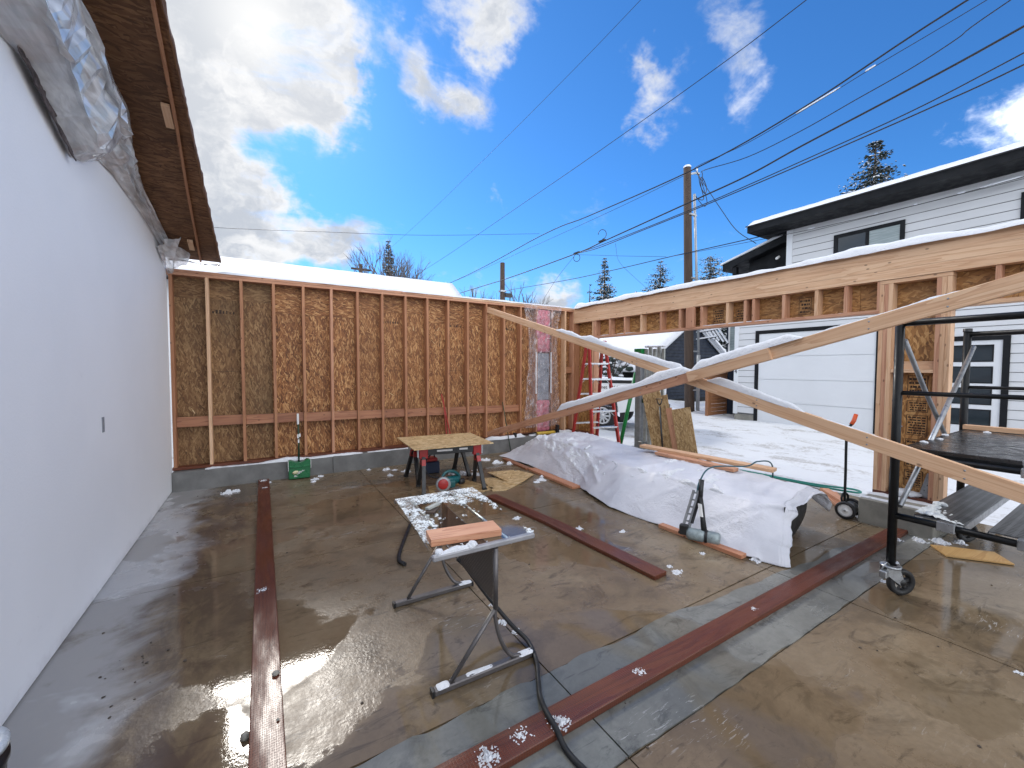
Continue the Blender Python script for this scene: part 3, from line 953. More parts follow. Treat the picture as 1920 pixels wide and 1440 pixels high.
back = thing('stud_wall', 'long open stud wall with strand board sheathing across the far side', 'stud wall', (2.5, 7.3, 0.28))
S0, SP = -1.075, 0.4064
MB().box(-1.09, 6.055, YB, YB + .14, 0.278, 0.316).build('sill_plate', M['treated'], back)
MB().box(-1.09, 6.055, YB, YB + .14, 2.984, 3.022).build('top_plate', M['fir_pink'], back)
MB().box(-1.09, 3.1, YB - .004, YB + .136, 3.024, 3.062).build('top_plate', M['fir_pink'], back)
MB().box(3.103, 6.055, YB - .002, YB + .138, 3.024, 3.062).build('top_plate', M['fir'], back)
xs = [S0 + SP * i for i in range(17)] + [5.80, 6.035]
for i, x in enumerate(xs):
    mt = M['fir_stud'] if i in (0, 2, 3, 4, 6, 7, 8, 9, 10, 11, 12, 13, 14, 15, 16) else M['fir_pink']
    if i in (1, 17):
        mt = M['fir']
    tw = 0.004 * random.uniform(-1, 1)
    MB().beam((x + .019, YB + .07, 0.317), (x + .019 + tw, YB + .07 + tw, 2.983), 0.038, 0.14 + 0.002 * (i % 3), (0, 1, 0)).build('stud', mt, back)
for i in range(14):
    z = 0.945 - 0.006 * i + 0.004 * (i % 2)
    MB().box(xs[i] + .040, xs[i + 1] - .002, YB + .035 + .002 * (i % 3), YB + .074, z - .07, z + .07).build('blocking', M['fir_wet'], back)
MB().box(xs[17] + .040, xs[18] - .002, YB + .03, YB + .07, 1.60, 1.74).build('blocking', M['fir_stud'], back)
# sheathing: 1.22 m sheets, set flush to each other with a 3 mm gap
x = -1.09
i = 0
while x < 6.2:
    x2 = min(x + 1.2192, 6.205)
    mt = M['osb_weathered'] if i == 0 else M['osb_wall']
    MB().box(x + .0015, x2 - .0015, YS, YS + .011, 0.27, 2.55 if i % 2 else 2.70, 2).build('osb_panel', mt, back)
    MB().box(x + .0015, x2 - .0015, YS, YS + .011, 2.553 if i % 2 else 2.703, 3.06, 0).build('osb_panel', mt, back)
    x = x2
    i += 1
MB().box(-1.09, 6.205, YS + .0125, YS + .020, 0.25, 3.055, 0).build('seam_backing', M['osb_weathered'], back)  # backing added to keep daylight from showing through the sheathing seams
# faint grade stamp and seam lines printed on the sheets
mb = MB()
for i in (1, 7, 10, 13):
    x = xs[i] + .06
    for k in range(7):
        mb.box(x + k * .042, x + k * .042 + random.uniform(.012, .028), YS - .0008, YS - .0002, 2.50, 2.50 + random.uniform(.03, .06))
    mb.box(x, x + .3, YS - .0008, YS - .0002, 1.655, 1.660)
mb.build('grade_stamp', M['ink'], back)
# splinters of loose strand on the face
mb = MB()
for i in range(26):
    x, z = random.uniform(-1, 4.8), random.uniform(.45, 2.6)
    a = random.uniform(-1, 1)
    mb.beam((x, YS - .003, z), (x + .09 * sin(a), YS - .005, z + .09 * cos(a)), .012, .002, (0, 1, 0))
mb.build('loose_strands', M['osb_fresh'], back, kind='stuff')

# snow lying along the curb ledge and on the plate
mb = MB()
snow_ridge(mb, (-0.72, 7.185, .276), (1.42, 7.185, .276), 0.10, 0.055, 1, .04, 0.10, 0.012)
snow_ridge(mb, (1.5, 7.185, .278), (3.2, 7.185, .278), 0.09, 0.035, 2, .04, 0.42, 0.01)
snow_ridge(mb, (3.75, 7.175, .28), (4.70, 7.175, .28), 0.11, 0.08, 4, .04, 0.0, 0.015)
snow_ridge(mb, (4.80, 7.175, .28), (5.35, 7.175, .28), 0.11, 0.07, 5, .04, 0.0, 0.01)
snow_ridge(mb, (5.45, 7.175, .28), (6.0, 7.175, .28), 0.12, 0.09, 6, .04, 0.0, 0.01)
tag(mb.build('curb_snow', M['snow'], kind='stuff'), 'thin drift of snow along the top of the low concrete curb', 'snow')
mb = MB()
snow_ridge(mb, (-0.55, 7.30, 3.063), (6.05, 7.30, 3.063), 0.18, 0.04, 8, .06, 0, 0.006)
tag(mb.build('plate_snow', M['snow'], kind='stuff'), 'strip of snow on top of the far stud wall', 'snow')

# ============================================================ front wall: header over the door opening, pier
XI, XO = 6.06, 6.20
fw = thing('door_wall', 'framed wall with a long timber beam above the wide door opening', 'stud wall', (6.1, 3, 0.3))
for j, (z0, z1, dx_) in enumerate(((2.722, 2.83, 0), (2.832, 2.935, .0015), (2.937, 3.024, .0007))):   # glued laminations
    MB().box(XI - .012 - dx_, XO - .02, -1.6, 7.225, z0, z1, 1).build('beam_lamination', M['fir'], fw)
MB().box(XI - .004, XO - .01, -1.6, 7.228, 3.026, 3.060, 1).build('top_plate', M['fir'], fw)
SILLZ = 2.395
MB().box(XI - .002, XO, 1.835, 6.55, SILLZ - .038, SILLZ, 1).build('header_sill', M['fir_pink'], fw)
MB().box(XI - .002, XO, -1.6, 1.25, SILLZ - .038, SILLZ, 1).build('header_sill', M['fir'], fw)
for i, yy in enumerate((6.53, 6.11, 5.71, 5.30, 4.86, 4.47, 4.07, 3.64, 3.37, 3.25, 2.85, 2.465, 2.155, 1.84, 0.95, 0.55, 0.15, -0.25, -0.65)):
    mt = (M['fir_pink'], M['fir_pink'], M['fir_pink'], M['fir'])[i % 4]
    MB().box(XI + .001, XO - .001, yy - .019, yy + .019, SILLZ + .001, 2.720, 2).build('cripple_stud', mt, fw)
MB().box(XI - .016, XI + .022, 4.18, 4.34, SILLZ - .01, 2.720, 2).build('scab_board', M['fir_pink'], fw)
yy = -1.6
k = 0
while yy < 7.3:
    y2 = min(yy + 1.2192, 7.36)
    MB().box(XO + .001, XO + .012, yy + .0015, y2 - .0015, SILLZ - .038, 3.05, 1).build('osb_panel', M['osb_header'], fw)
    yy = y2
MB().box(XO + .0135, XO + .020, -1.6, 7.38, SILLZ - .036, 3.048, 1).build('seam_backing', M['osb_weathered'], fw)  # unseen backing added so no bright gaps show between header and pier sheets
MB().box(XO + .0135, XO + .020, 1.258, 1.830, 0.25, SILLZ - .043, 2).build('seam_backing', M['osb_weathered'], fw)
# trimmers and corner
MB().box(XI + .002, XO - .002, 6.552, 6.590, 0.30, 2.719, 2).build('trimmer_stud', M['fir_pink'], fw)
MB().box(XI + .004, XO - .002, 6.592, 6.630, 0.30, 2.719, 2).build('trimmer_stud', M['fir'], fw)
MB().box(XI + .002, XO - .002, 7.19, 7.226, 0.30, 2.719, 2).build('corner_stud', M['fir_stud'], fw)
MB().box(XO + .001, XO + .012, 6.56, 7.368, 0.25, SILLZ - .042, 2).build('osb_panel', M['osb_header'], fw)
MB().box(XI, XO, 6.55, 7.226, 0.278, 0.298, 1).build('sill_plate', M['treated'], fw)
# pier between the two openings
for i, (yy, mt) in enumerate(((1.815, 'fir'), (1.776, 'fir_pink'), (1.737, 'fir'), (1.352, 'fir_pink'), (1.313, 'fir'), (1.274, 'fir'))):
    MB().box(XI + .003 * (i % 2), XO - .002, yy - .0185, yy + .0185, 0.312, 2.676, 2).build('pier_stud', M[mt], fw)
MB().box(XI - .001, XO, 1.254, 1.834, 2.678, 2.718, 1).build('pier_plate', M['fir'], fw)
MB().box(XI, XO, 1.254, 1.834, 0.276, 0.310, 1).build('sill_plate', M['treated'], fw)
MB().box(XI + .002, XO - .002, 1.373, 1.716, 1.675, 1.713, 1).build('blocking', M['fir'], fw)
MB().box(XI + .05, XI + .088, 1.373, 1.716, 1.714, 1.80, 1).build('blocking', M['fir'], fw)
MB().box(XO + .001, XO + .012, 1.256, 1.832, 0.24, 1.70, 2).build('osb_panel', M['osb_header'], fw)
MB().box(XO + .001, XO + .012, 1.256, 1.832, 1.703, SILLZ - .042, 2).build('osb_panel', M['osb_header'], fw)
# grade stamps printed in frames on the pier sheathing and two header bays
mb = MB()
def stamp(y0, y1, z0, z1, rows, X=XO):
    xs0, xs1 = X - .0008, X - .0002
    for a in (z0, z1):
        mb.box(xs0, xs1, y0, y1, a - .003, a + .003)
    for a in (y0, y1):
        mb.box(xs0, xs1, a - .003, a + .003, z0, z1)
    h = (z1 - z0) / (rows + .6)
    for r in range(rows):
        zz = z0 + h * (r + .45)
        yy = y0 + .014
        while yy < y1 - .03:
            l = random.uniform(.008, .035)
            mb.box(xs0, xs1, yy, min(yy + l, y1 - .01), zz, zz + h * .55)
            yy += l + random.uniform(.004, .010)
stamp(1.44, 1.60, 1.40, 1.64, 5)
stamp(1.43, 1.60, 1.24, 1.36, 4)
stamp(1.43, 1.60, 0.98, 1.20, 7)
stamp(1.44, 1.60, 0.62, 0.93, 8)
stamp(1.45, 1.60, 0.40, 0.58, 6)
stamp(2.58, 2.72, 2.44, 2.66, 4)
stamp(3.78, 3.95, 2.44, 2.66, 5)
stamp(3.45, 3.58, 2.44, 2.62, 4)
mb.build('grade_stamp', M['ink'], fw)
# steel hold-downs at the foot of the pier
for y0, s in ((1.70, -1), (1.388, 1)):
    mb = MB().prism([(0, 0), (.075 * s, 0), (.012 * s, .27), (0, .27)], (XI + .075, y0, 0.312), (0, 1, 0), (0, 0, 1), (1, 0, 0), .055)
    mb.build('hold_down', M['galvanised'], fw)
mb = MB()
snow_ridge(mb, (6.10, -1.5, 3.062), (6.10, 7.2, 3.062), 0.26, 0.085, 12, .06, 0, 0.028)
tag(mb.build('beam_snow', M['snow'], kind='stuff'), 'thick bank of snow along the top of the long timber beam', 'snow')
mb = MB()
snow_ridge(mb, (6.105, 1.9, SILLZ + .001), (6.105, 6.45, SILLZ + .001), 0.09, 0.018, 13, .04, 0.5)
tag(mb.build('sill_snow', M['snow'], kind='stuff'), 'crumbs of snow along the header sill under the beam', 'snow')

t_ = thing('pier_footing', 'grey concrete block footing under the framed pier at right', 'footing', (5.95, 1.55, 0))
mb = MB().box(5.70, 6.40, 1.235, 1.845, -.1, 0.272, 0)
mb.build('block', M['footing_concrete'], t_, bevel=0.008)
mb = MB()
random.seed(5)
snow_ridge(mb, (6.02, 1.86, .274), (6.02, 1.25, .274), .12, .035, 21, .03, .25, .006)
snow_ridge(mb, (5.80, 1.86, .274), (5.80, 1.25, .274), .16, .02, 22, .03, .45, .004)
mb.blob((6.11, 1.6, .33), .09, 3, .5)
mb.blob((6.12, 1.5, .33), .07, 4, .5)
mb.build('snow', M['snow'], t_, kind='stuff')

# ============================================================ neighbour's snowy roof behind the far wall
t_ = thing('neighbour_building', 'low neighbouring building with a snow covered roof behind the stud wall', 'building', (0, 13, 0))
MB().box(-13.6, 4.3, 10.5, 15.5, -.1, 3.45).build('wall', M['siding_paint'], t_)
def rise(v):
    return 10.0 + v * 3.0, 3.53 + v * 0.98
for nm, mt, up0, th in (('roof', 'far_roof', -.10, .06), ('snow', 'snow', .0, .12)):
    def rf(u, v, up0=up0, nm=nm):
        yy, z = rise(min(v * 2, 2 - v * 2))
        yy = 10.0 + v * 6.0
        xe = 4.55 + 1.0 * min(v * 2, 2 - v * 2)
        return (-14 + u * (xe + 14), yy, z + up0 + (.012 * fbm(u * 60, v * 14, 3, 3) if nm == 'snow' else 0))
    MB().grid(rf, 80, 24).build(nm, M[mt], t_, solid=th)

# ============================================================ white house across the alley
XH = 12.95
hs = thing('white_house', 'white lap sided house with black eaves across the alley', 'house', (14, 3, 0))
MB().box(XH + .03, 20, -8, 7.47, -.1, 4.55).build('lower_wall', M['siding_shadow'], hs)
MB().box(XH + .032, 20, -8, 6.03, 4.55, 5.66).build('upper_wall', M['siding_shadow'], hs)
EXP = 0.192
z = 0.30
i = 0
D1 = (3.95, 6.75)            # garage door
D2 = (1.92, 2.78)            # glazed door
def course(y0, y1, z0):
    mb = MB()
    A = Vector((0, 1, 0))
    c = Vector((XH + .012, (y0 + y1) / 2, z0 + EXP / 2 + .006))
    up = Vector((0.085, 0, 1)).normalized()
    mb.obox(c, [A, A.cross(up).normalized(), up], [(y1 - y0) / 2, .006, EXP / 2 - .006])
    return mb.build('siding_board', M['siding_paint'], hs)
while z < 5.6:
    segs = [(-8.0, 7.40 if z < 4.5 else 5.92)]
    if z < 2.72:
        cuts = [D1] if z > 2.3 else [D1, D2]
        s2 = []
        for (a, b) in segs:
            pts = [a]
            for c in sorted(cuts):
                pts += [c[0] - .10, c[1] + .10]
            pts.append(b)
            s2 += [(pts[q], pts[q + 1]) for q in range(0, len(pts), 2)]
        segs = s2
    for a, b in segs:
        course(a, b, z)
    z += EXP
    i += 1
MB().box(XH - .012, XH + .06, 7.37, 7.50, 0.27, 4.55).build('corner_trim', M['door_paint'], hs)
MB().box(XH - .012, XH + .06, 5.90, 6.05, 4.50, 5.66).build('corner_trim', M['door_paint'], hs)
MB().box(XH + .005, XH + .3, 6.80, 7.46, -.05, 0.265).build('foundation', M['footing_concrete'], hs)
MB().box(XH + .005, XH + .3, -8, 3.9, -.05, 0.265).build('foundation', M['footing_concrete'], hs)
text_part('1', 0.17, .004, (XH - .016, 7.47, 1.75), (pi / 2, 0, -pi / 2), M['black_trim'], 'house_number', hs)
text_part('4', 0.17, .004, (XH - .016, 7.48, 1.56), (pi / 2, 0, -pi / 2), M['black_trim'], 'house_number', hs)
# garage door: four sections
d = MB().box(XH - .02, XH + .02, D1[0] - .1, D1[0] - .002, 0.0, 2.86, 2)
d.box(XH - .02, XH + .02, D1[1] + .002, D1[1] + .1, 0.0, 2.86, 2)
d.box(XH - .018, XH + .02, D1[0], D1[1], 2.76, 2.86)
d.build('door_trim', M['black_trim'], hs)
gd = MB().box(XH + .028, XH + .035, D1[0], D1[1], 0.02, 2.76).build('garage_door', M['door_paint'], hs)
for k in range(4):
    MB().box(XH + .006, XH + .028, D1[0] + .004, D1[1] - .004, 0.03 + k * .683, 0.03 + (k + 1) * .683 - .012).build('door_section', M['door_paint'], gd)
# glazed door
d = MB().box(XH - .02, XH + .02, D2[0] - .1, D2[0], 0.1, 2.42, 2)
d.box(XH - .02, XH + .02, D2[1], D2[1] + .1, 0.1, 2.42, 2)
d.box(XH - .018, XH + .02, D2[0], D2[1], 2.32, 2.42)
d.build('door_trim', M['black_trim'], hs)
gd = MB().box(XH + .01, XH + .035, D2[0] + .002, D2[1] - .002, 0.1, 2.318).build('glazed_door', M['door_paint'], hs)
for k in range(4):
    z0 = 0.50 + k * .455
    f = MB()
    f.box(XH + .001, XH + .012, D2[0] + .12, D2[1] - .10, z0, z0 + .36)
    f.build('lite_frame', M['black_trim'], gd)
    MB().box(XH - .002, XH + .002, D2[0] + .145, D2[1] - .125, z0 + .025, z0 + .335).build('pane', M['window_glass'], gd)


def window(y0, y1, z0, z1, panes):
    fr_ = MB()
    b = .085
    fr_.box(XH - .03, XH + .03, y0, y1, z0, z0 + b)
    fr_.box(XH - .03, XH + .03, y0, y1, z1 - b, z1)
    fr_.box(XH - .03, XH + .03, y0, y0 + b, z0 + b, z1 - b)
    fr_.box(XH - .03, XH + .03, y1 - b, y1, z0 + b, z1 - b)
    fr_.box(XH - .022, XH + .03, (y0 + y1) / 2 - .035, (y0 + y1) / 2 + .035, z0 + b, z1 - b)
    o = fr_.build('window', M['black_trim'], hs)
    ym = (y0 + y1) / 2
    MB().box(XH - .006, XH + .0, y0 + b, ym - .035, z0 + b, z1 - b).build('pane', M[panes[0]], o)
    MB().box(XH - .006, XH + .0, ym + .035, y1 - b, z0 + b, z1 - b).build('pane', M[panes[1]], o)


window(3.50, 4.90, 4.62, 5.22, ('blind_glass', 'window_glass'))
window(0.50, 1.78, 4.62, 5.22, ('window_glass', 'window_glass'))
# main roof: black soffit and fascia, snow above
MB().box(12.2, 20.6, -8.5, 6.72, 5.665, 5.70).build('soffit', M['black_trim'], hs)
MB().box(12.17, 12.21, -8.5, 6.76, 5.66, 5.86).build('fascia', M['black_trim'], hs)
MB().box(12.212, 20.6, 6.722, 6.76, 5.66, 5.858).build('fascia', M['black_trim'], hs)
MB().prism([(12.16, 5.83), (12.14, 5.86), (16.4, 6.9), (20.7, 5.86), (20.7, 5.80), (16.4, 6.84)], (0, -8.55, 0), (1, 0, 0), (0, 0, 1), (0, 1, 0), 15.35).build('roof', M['far_roof'], hs)
MB().grid(lambda u, v: (12.10 + u * 4.3, -8.55 + v * 15.37, 5.87 + u * 1.04 + .10 * min(1, u * 14) * (1 + .3 * fbm(u * 3, v * 20, 1, 3)) - (.03 if u == 0 else 0) - (.08 if v in (0.0, 1.0) else 0)), 30, 120).build('snow', M['snow'], hs)
# recessed dark porch end and lower roof
MB().box(13.6, 19.9, 6.05, 7.45, 4.56, 5.60).build('recess_wall', M['black_trim'], hs)
lr = MB().prism([(8.15, 5.18), (6.05, 5.72), (6.05, 5.50), (8.15, 4.96)], (13.25, 0, 0), (0, 1, 0), (0, 0, 1), (1, 0, 0), 5.0)
lr.build('porch_roof', M['black_trim'], hs)
MB().prism([(8.22, 5.165), (8.2, 5.22), (6.06, 5.79), (6.06, 5.725)], (13.2, 0, 0), (0, 1, 0), (0, 0, 1), (1, 0, 0), 5.0).build('snow', M['snow'], hs)
MB().box(13.32, 13.45, 7.72, 7.85, 4.56, 5.04, 2).build('porch_post', M['black_trim'], hs)
mb = MB().lathe([(.0, 0), (.035, .01), (.04, .1), (.025, .13), (0, .13)], (13.2, 6.35, 5.05), (-.6, .5, -.6), 10)
mb.build('flood_lamp', M['white_plastic'], hs)
# side window in the set-back wing
mb = MB().box(13.9, 14.0, 7.48, 8.34, -.1, 3.9)
mb.build('wing_wall', M['navy_paint'], hs)
f = MB().box(13.86, 13.9, 7.56, 7.62, 2.2, 3.5).box(13.86, 13.9, 8.20, 8.26, 2.2, 3.5).box(13.86, 13.9, 7.62, 8.2, 3.4, 3.5).build('window', M['white_plastic'], hs)
MB().box(13.87, 13.895, 7.62, 8.2, 2.25, 3.4).build('pane', M['blind_glass'], f)
# side stair railing loaded with snow
mb = MB()
for k in range(5):
    mb.beam((13.62, 9.2 - k * .16, 3.4 - k * .05), (13.62, 8.75 - k * .16, 2.75 - k * .05), .03, .03)
for k in range(3):
    mb.beam((13.60, 9.3, 3.25 - k * .25), (13.60, 8.5, 3.32 - k * .25), .03, .03)
st = mb.build('stair_railing', M['black_trim'], hs)
mb = MB()
for k in range(5):
    mb.beam((13.61, 9.2 - k * .16, 3.43 - k * .05), (13.61, 8.75 - k * .16, 2.78 - k * .05), .05, .05)
for k in range(3):
    mb.beam((13.59, 9.3, 3.28 - k * .25), (13.59, 8.5, 3.35 - k * .25), .05, .05)
mb.build('snow', M['snow'], st)

# wooden gate beside the house
gt = thing('wood_gate', 'brown horizontal board gate between the utility pole and the white house', 'gate', (13.5, 8.3, 0))
for xx in (12.80, 14.32):
    MB().box(xx - .05, xx + .05, 8.25, 8.35, -.05, 1.86, 2).build('post', M['cedar_gate'], gt)
MB().box(12.86, 12.95, 8.27, 8.33, .1, 1.80, 2).build('stile', M['cedar_gate'], gt)
for k in range(13):
    MB().box(12.96, 14.26, 8.28 + .003 * (k % 2), 8.31 + .003 * (k % 2), .12 + k * .13, .12 + k * .13 + .122).build('board', M['cedar_gate'], gt)

# dark navy house further off
O = Vector((0, 0, 0))
VW = Vector((0.521, 0.853, 0)); RW = Vector((0.853, -0.521, 0))
pk = VW * 22 + RW * 9.59
h_ = (VW * .85 - RW * .53).normalized(); g_ = (RW * .85 + VW * .53).normalized()
t_ = thing('dark_house', 'dark navy gabled house with a snowy roof beyond the alley', 'house', (pk.x, pk.y, 0))
HW, ZE, ZP = 4.0, 1.75, 4.25
MB().prism([(-HW + .25, -.1), (HW + 1.5, -.1), (HW + 1.5, ZE - .9), (0, ZP - .12), (-HW + .25, ZE - .02)], pk, g_, (0, 0, 1), h_, 11).build('wall', M['black_trim'], t_)
z = 0.1
while z < ZP - .3:
    lim = min(HW - .25, (ZP - .18 - z) / .64)
    limr = min(HW + 1.4, (ZP - .18 - z) / .62)
    up = Vector((0, 0, 1)) - h_ * .1
    if lim > .1:
        mb = MB()
        c = pk + g_ * ((limr - lim) / 2) - h_ * .014 + Vector((0, 0, z + .085))
        mb.obox(c, [g_, -h_, Vector((0, 0, 1))], [(lim + limr) / 2, .008, .073])
        mb.build('siding_board', M['navy_paint'], t_)
    z += .17
for sgn, L in ((-1, HW + .25), (1, HW + 1.7)):
    a = pk - h_ * .12 + Vector((0, 0, ZP + .0)); b = pk - h_ * .12 + g_ * sgn * L + Vector((0, 0, ZP - L * .64))
    MB().beam(a, b, .05, .14).build('rake_trim', M['door_paint'], t_)
def slope_(sgn, L):
    def fn(u, v):
        p_ = pk + g_ * (sgn * u * L) + h_ * (-.35 + v * 11.6)
        return p_ + Vector((0, 0, ZP + .10 - u * L * .64 + (.10 if 0 < v < 1 and u < 1 else 0)))
    return fn
MB().grid(slope_(-1, HW + .35), 10, 24).build('roof_snow', M['snow'], t_, solid=.12)
MB().grid(slope_(1, HW + 1.8), 10, 24).build('roof_snow', M['snow'], t_, solid=.12)

# little shed with a white door under the same snow
t_ = thing('garden_shed', 'dark shed with a pale door behind the white truck', 'shed', (15.5, 15, 0))
MB().box(13.6, 17.3, 15.1, 17.5, -.1, 2.15).build('wall', M['black_trim'], t_)
MB().box(15.36, 16.68, 15.04, 15.1, 0, 2.12).build('door', M['door_paint'], t_)
for k in range(5):
    MB().box(13.7, 15.2, 15.06, 15.1, .4 + k * .32, .4 + k * .32 + .27).build('siding_board', M['black_trim'], t_)
MB().grid(lambda u, v: (13.2 + u * 4.6, 14.7 + v * 3.2, 2.22 + .35 * sin(pi * v) + .08 * (0 < u < 1) * (0 < v < 1)), 14, 10).build('snow', M['snow'], t_, solid=.14)

# snow laden shrub in front of it
t_ = thing('snowy_shrub', 'dark shrub loaded with clumps of snow above the truck', 'shrub', (12.7, 13, 0))
mb = MB()
random.seed(3)
for k in range(16):
    a = random.uniform(0, 2 * pi)
    mb.tube([(12.7, 13, 0), (12.7 + .4 * cos(a), 13 + .4 * sin(a), 1.2), (12.7 + .9 * cos(a), 13 + .9 * sin(a), random.uniform(1.5, 2.5))], [.03, .02, .01], 4)
mb.build('stems', M['bark'], t_)
mb = MB()
ms_ = MB()
for k in range(70):
    a, r_, z = random.uniform(0, 2 * pi), random.uniform(.1, 1.0), random.uniform(.9, 2.45)
    c = (12.7 + r_ * cos(a), 13 + r_ * sin(a), z)
    mb.blob(c, random.uniform(.08, .16), k, .7, 1, .6, False)
    if random.random() < .75:
        ms_.blob((c[0], c[1], c[2] + .08), random.uniform(.08, .17), k, .55, 1, .5)
mb.build('foliage', M['needles'], t_)
ms_.build('snow', M['snow'], t_, kind='stuff')


# ============================================================ utility poles
def pole_wire(name, label, pts, r, extra=None, group='overhead wires', snow=None):
    t = thing(name, label, 'wire', pts[0], group)
    MB().tube(spline(pts, 6), r * .72, 5).build('cable', M['wire_black'], t)
    if snow:
        for a, b in snow:
            MB().tube(spline([Vector(a) + Vector((0, 0, r + .012)), (Vector(a) + Vector(b)) / 2 + Vector((0, 0, r + .012)), Vector(b) + Vector((0, 0, r + .012))], 4), [.012] + [.024] * 7 + [.012], 6).build('snow', M['snow'], t)
    if extra:
        extra(t)
    return t


up_ = thing('utility_pole', 'tall weathered wooden utility pole with a metal conduit up its side', 'utility pole', (13.26, 9.31, 0))
MB().tube([(13.29, 9.31, -.1), (13.27, 9.31, .5), (13.08, 9.31, 4.5), (12.885, 9.31, 8.76)], [.175, .172, .15, .125], 16).build('pole', M['pole_wood'], up_)
MB().lathe([(.13, -.01), (.132, .03), (.10, .07), (.05, .09), (0, .095)], (12.885, 9.31, 8.76), (0, 0, 1), 14).build('snow_cap', M['snow'], up_)
MB().tube([(13.56, 9.17, -.05), (13.55, 9.17, 2.2)], .062, 12).tube([(13.55, 9.17, 2.2), (13.32, 9.17, 5.2), (13.12, 9.17, 7.85)], .042, 12).lathe([(.085, 0), (.085, .07), (.05, .1)], (13.56, 9.17, -.02), (0, 0, 1), 12).build('conduit', M['pole_grey'], up_)
for z, xx in ((.9, 13.4), (2.3, 13.38), (4.9, 13.2), (7.1, 13.06)):
    MB().box(xx - .17, xx + .19, 9.14, 9.22, z, z + .05).build('strap', M['pole_grey'], up_)
MB().beam((12.98, 9.28, 8.55), (13.33, 9.22, 8.66), .05, .06).tube([(13.33, 9.22, 8.60), (13.33, 9.22, 8.86)], .02, 6).lathe([(.03, 0), (.05, .03), (.05, .09), (.02, .12)], (13.3, 9.2, 8.62), (1, 0, 0), 10).build('bracket', M['galvanised'], up_)
co = MB()
co.tube(spline([(13.36, 9.2, 8.62), (13.42, 9.15, 8.2), (13.62, 9.1, 7.95), (13.7, 9.1, 8.2), (13.45, 9.12, 8.5), (13.4, 9.12, 8.2), (13.55, 9.1, 7.75), (13.25, 9.14, 7.72), (13.12, 9.17, 7.87)], 8), .014, 5)
co.tube(spline([(13.36, 9.2, 8.62), (13.55, 9.1, 8.1), (13.75, 9.1, 7.7), (13.6, 9.1, 7.5), (13.3, 9.12, 7.65), (13.12, 9.17, 7.87)], 8), .012, 5)
co.build('service_loop', M['wire_black'], up_)

t_ = thing('distant_pole', 'short dark pole end rising behind the far wall', 'utility pole', (13.2, 22.8, 0), 'distant poles')
t_['label'] = 'bare topped dark pole rising behind the stud wall right of centre'
MB().tube([(13.2, 22.82, -.1), (13.2, 22.82, 8.4)], [.2, .15], 10).build('pole', M['pole_wood'], t_)
MB().box(13.36, 13.85, 22.7, 22.9, 6.25, 6.5).build('splice_box', M['black_plastic'], t_)
MB().box(13.0, 13.4, 22.66, 22.98, 6.55, 6.65).build('bracket', M['galvanised'], t_)
t_ = thing('crossarm_pole', 'far pole with a wooden crossarm left of the spruce', 'utility pole', (10.66, 52.7, 0), 'distant poles')
MB().tube([(10.5, 52.7, -.1), (10.5, 52.7, 14.3)], [.28, .22], 10).build('pole', M['pole_wood'], t_)
MB().box(9.35, 11.65, 52.55, 52.72, 13.55, 13.78).build('crossarm', M['pole_wood'], t_)
MB().beam((9.8, 52.52, 13.5), (10.45, 52.52, 12.7), .06, .06).beam((11.45, 52.52, 13.8), (11.45, 52.52, 14.15), .08, .08).beam((11.35, 52.5, 13.5), (11.35, 52.5, 12.9), .05, .05).build('brace', M['black_plastic'], t_)

pole_wire('overhead_cable', 'thick dark cable crossing the sky highest beside the pole top', [(12.6, -2, 9.9), (12.6, 2.62, 9.34), (12.6, 5.62, 8.75), (12.6, 8.83, 8.45), (12.6, 14.16, 8.52), (12.6, 17.66, 8.64), (12.6, 29.2, 8.3), (12.6, 60, 8.6)], .03)
pole_wire('overhead_wire', 'thin wire from the pole top running away to the left', [(12.75, 40, 8.9), (12.9, 29.89, 8.45), (12.9, 18.84, 8.42), (12.9, 12.82, 8.45), (12.93, 9.4, 8.56)], .012)
pole_wire('overhead_wire', 'thin wire with a white sleeve of snow above the pole', [(13.3, 9.2, 8.66), (12.6, 8.73, 8.50), (12.6, 7.04, 8.50), (12.6, 5.13, 8.75), (12.6, 4.04, 8.92), (12.6, 2.28, 9.15), (12.6, -2, 9.8)], .012, None, 'overhead wires', [((12.6, 5.75, 8.66), (12.6, 4.75, 8.80)), ((12.6, 4.25, 8.885), (12.6, 4.05, 8.915))])
pole_wire('overhead_wire', 'wavy slack wire joining the bracket on the wooden pole', [(13.5, 9.1, 8.2), (13.45, 9.1, 8.6), (12.6, 8.43, 8.26), (12.6, 7.04, 8.08), (12.6, 5.61, 8.16), (12.6, 4.44, 8.33), (12.6, 3.46, 8.47), (12.6, 2.72, 8.65), (12.6, 2.04, 8.9), (12.6, -2, 10)], .017)
pole_wire('overhead_cable', 'thick purple black cable passing in front of the pole', [(12.5, -2, 9.0), (12.5, 1.74, 8.25), (12.5, 3.42, 7.98), (12.5, 5.55, 7.70), (12.5, 6.97, 7.48), (12.5, 8.94, 7.35), (12.5, 12.97, 7.11), (12.5, 14.84, 7.01), (12.5, 21.05, 7.01), (12.5, 27.24, 7.17), (12.5, 60, 8)], .034)
pole_wire('overhead_cable', 'upper of two close cables under the thick purple one', [(12.4, -2, 8.4), (12.4, 1.71, 7.7), (12.4, 3.38, 7.42), (12.4, 5.5, 7.25), (12.4, 6.91, 7.15), (12.4, 8.47, 7.06), (12.4, 10.92, 6.98), (12.4, 13.25, 6.94), (12.45, 14.6, 7.0)], .02)
pole_wire('overhead_cable', 'lower of two close cables under the thick purple one', [(12.3, -2, 8.0), (12.3, 1.69, 7.43), (12.3, 2.93, 7.3), (12.3, 4.31, 7.2), (12.3, 6.12, 7.08), (12.3, 8.4, 6.97), (12.3, 10.84, 6.89), (12.3, 13.14, 6.82), (12.45, 14.6, 6.97)], .022)
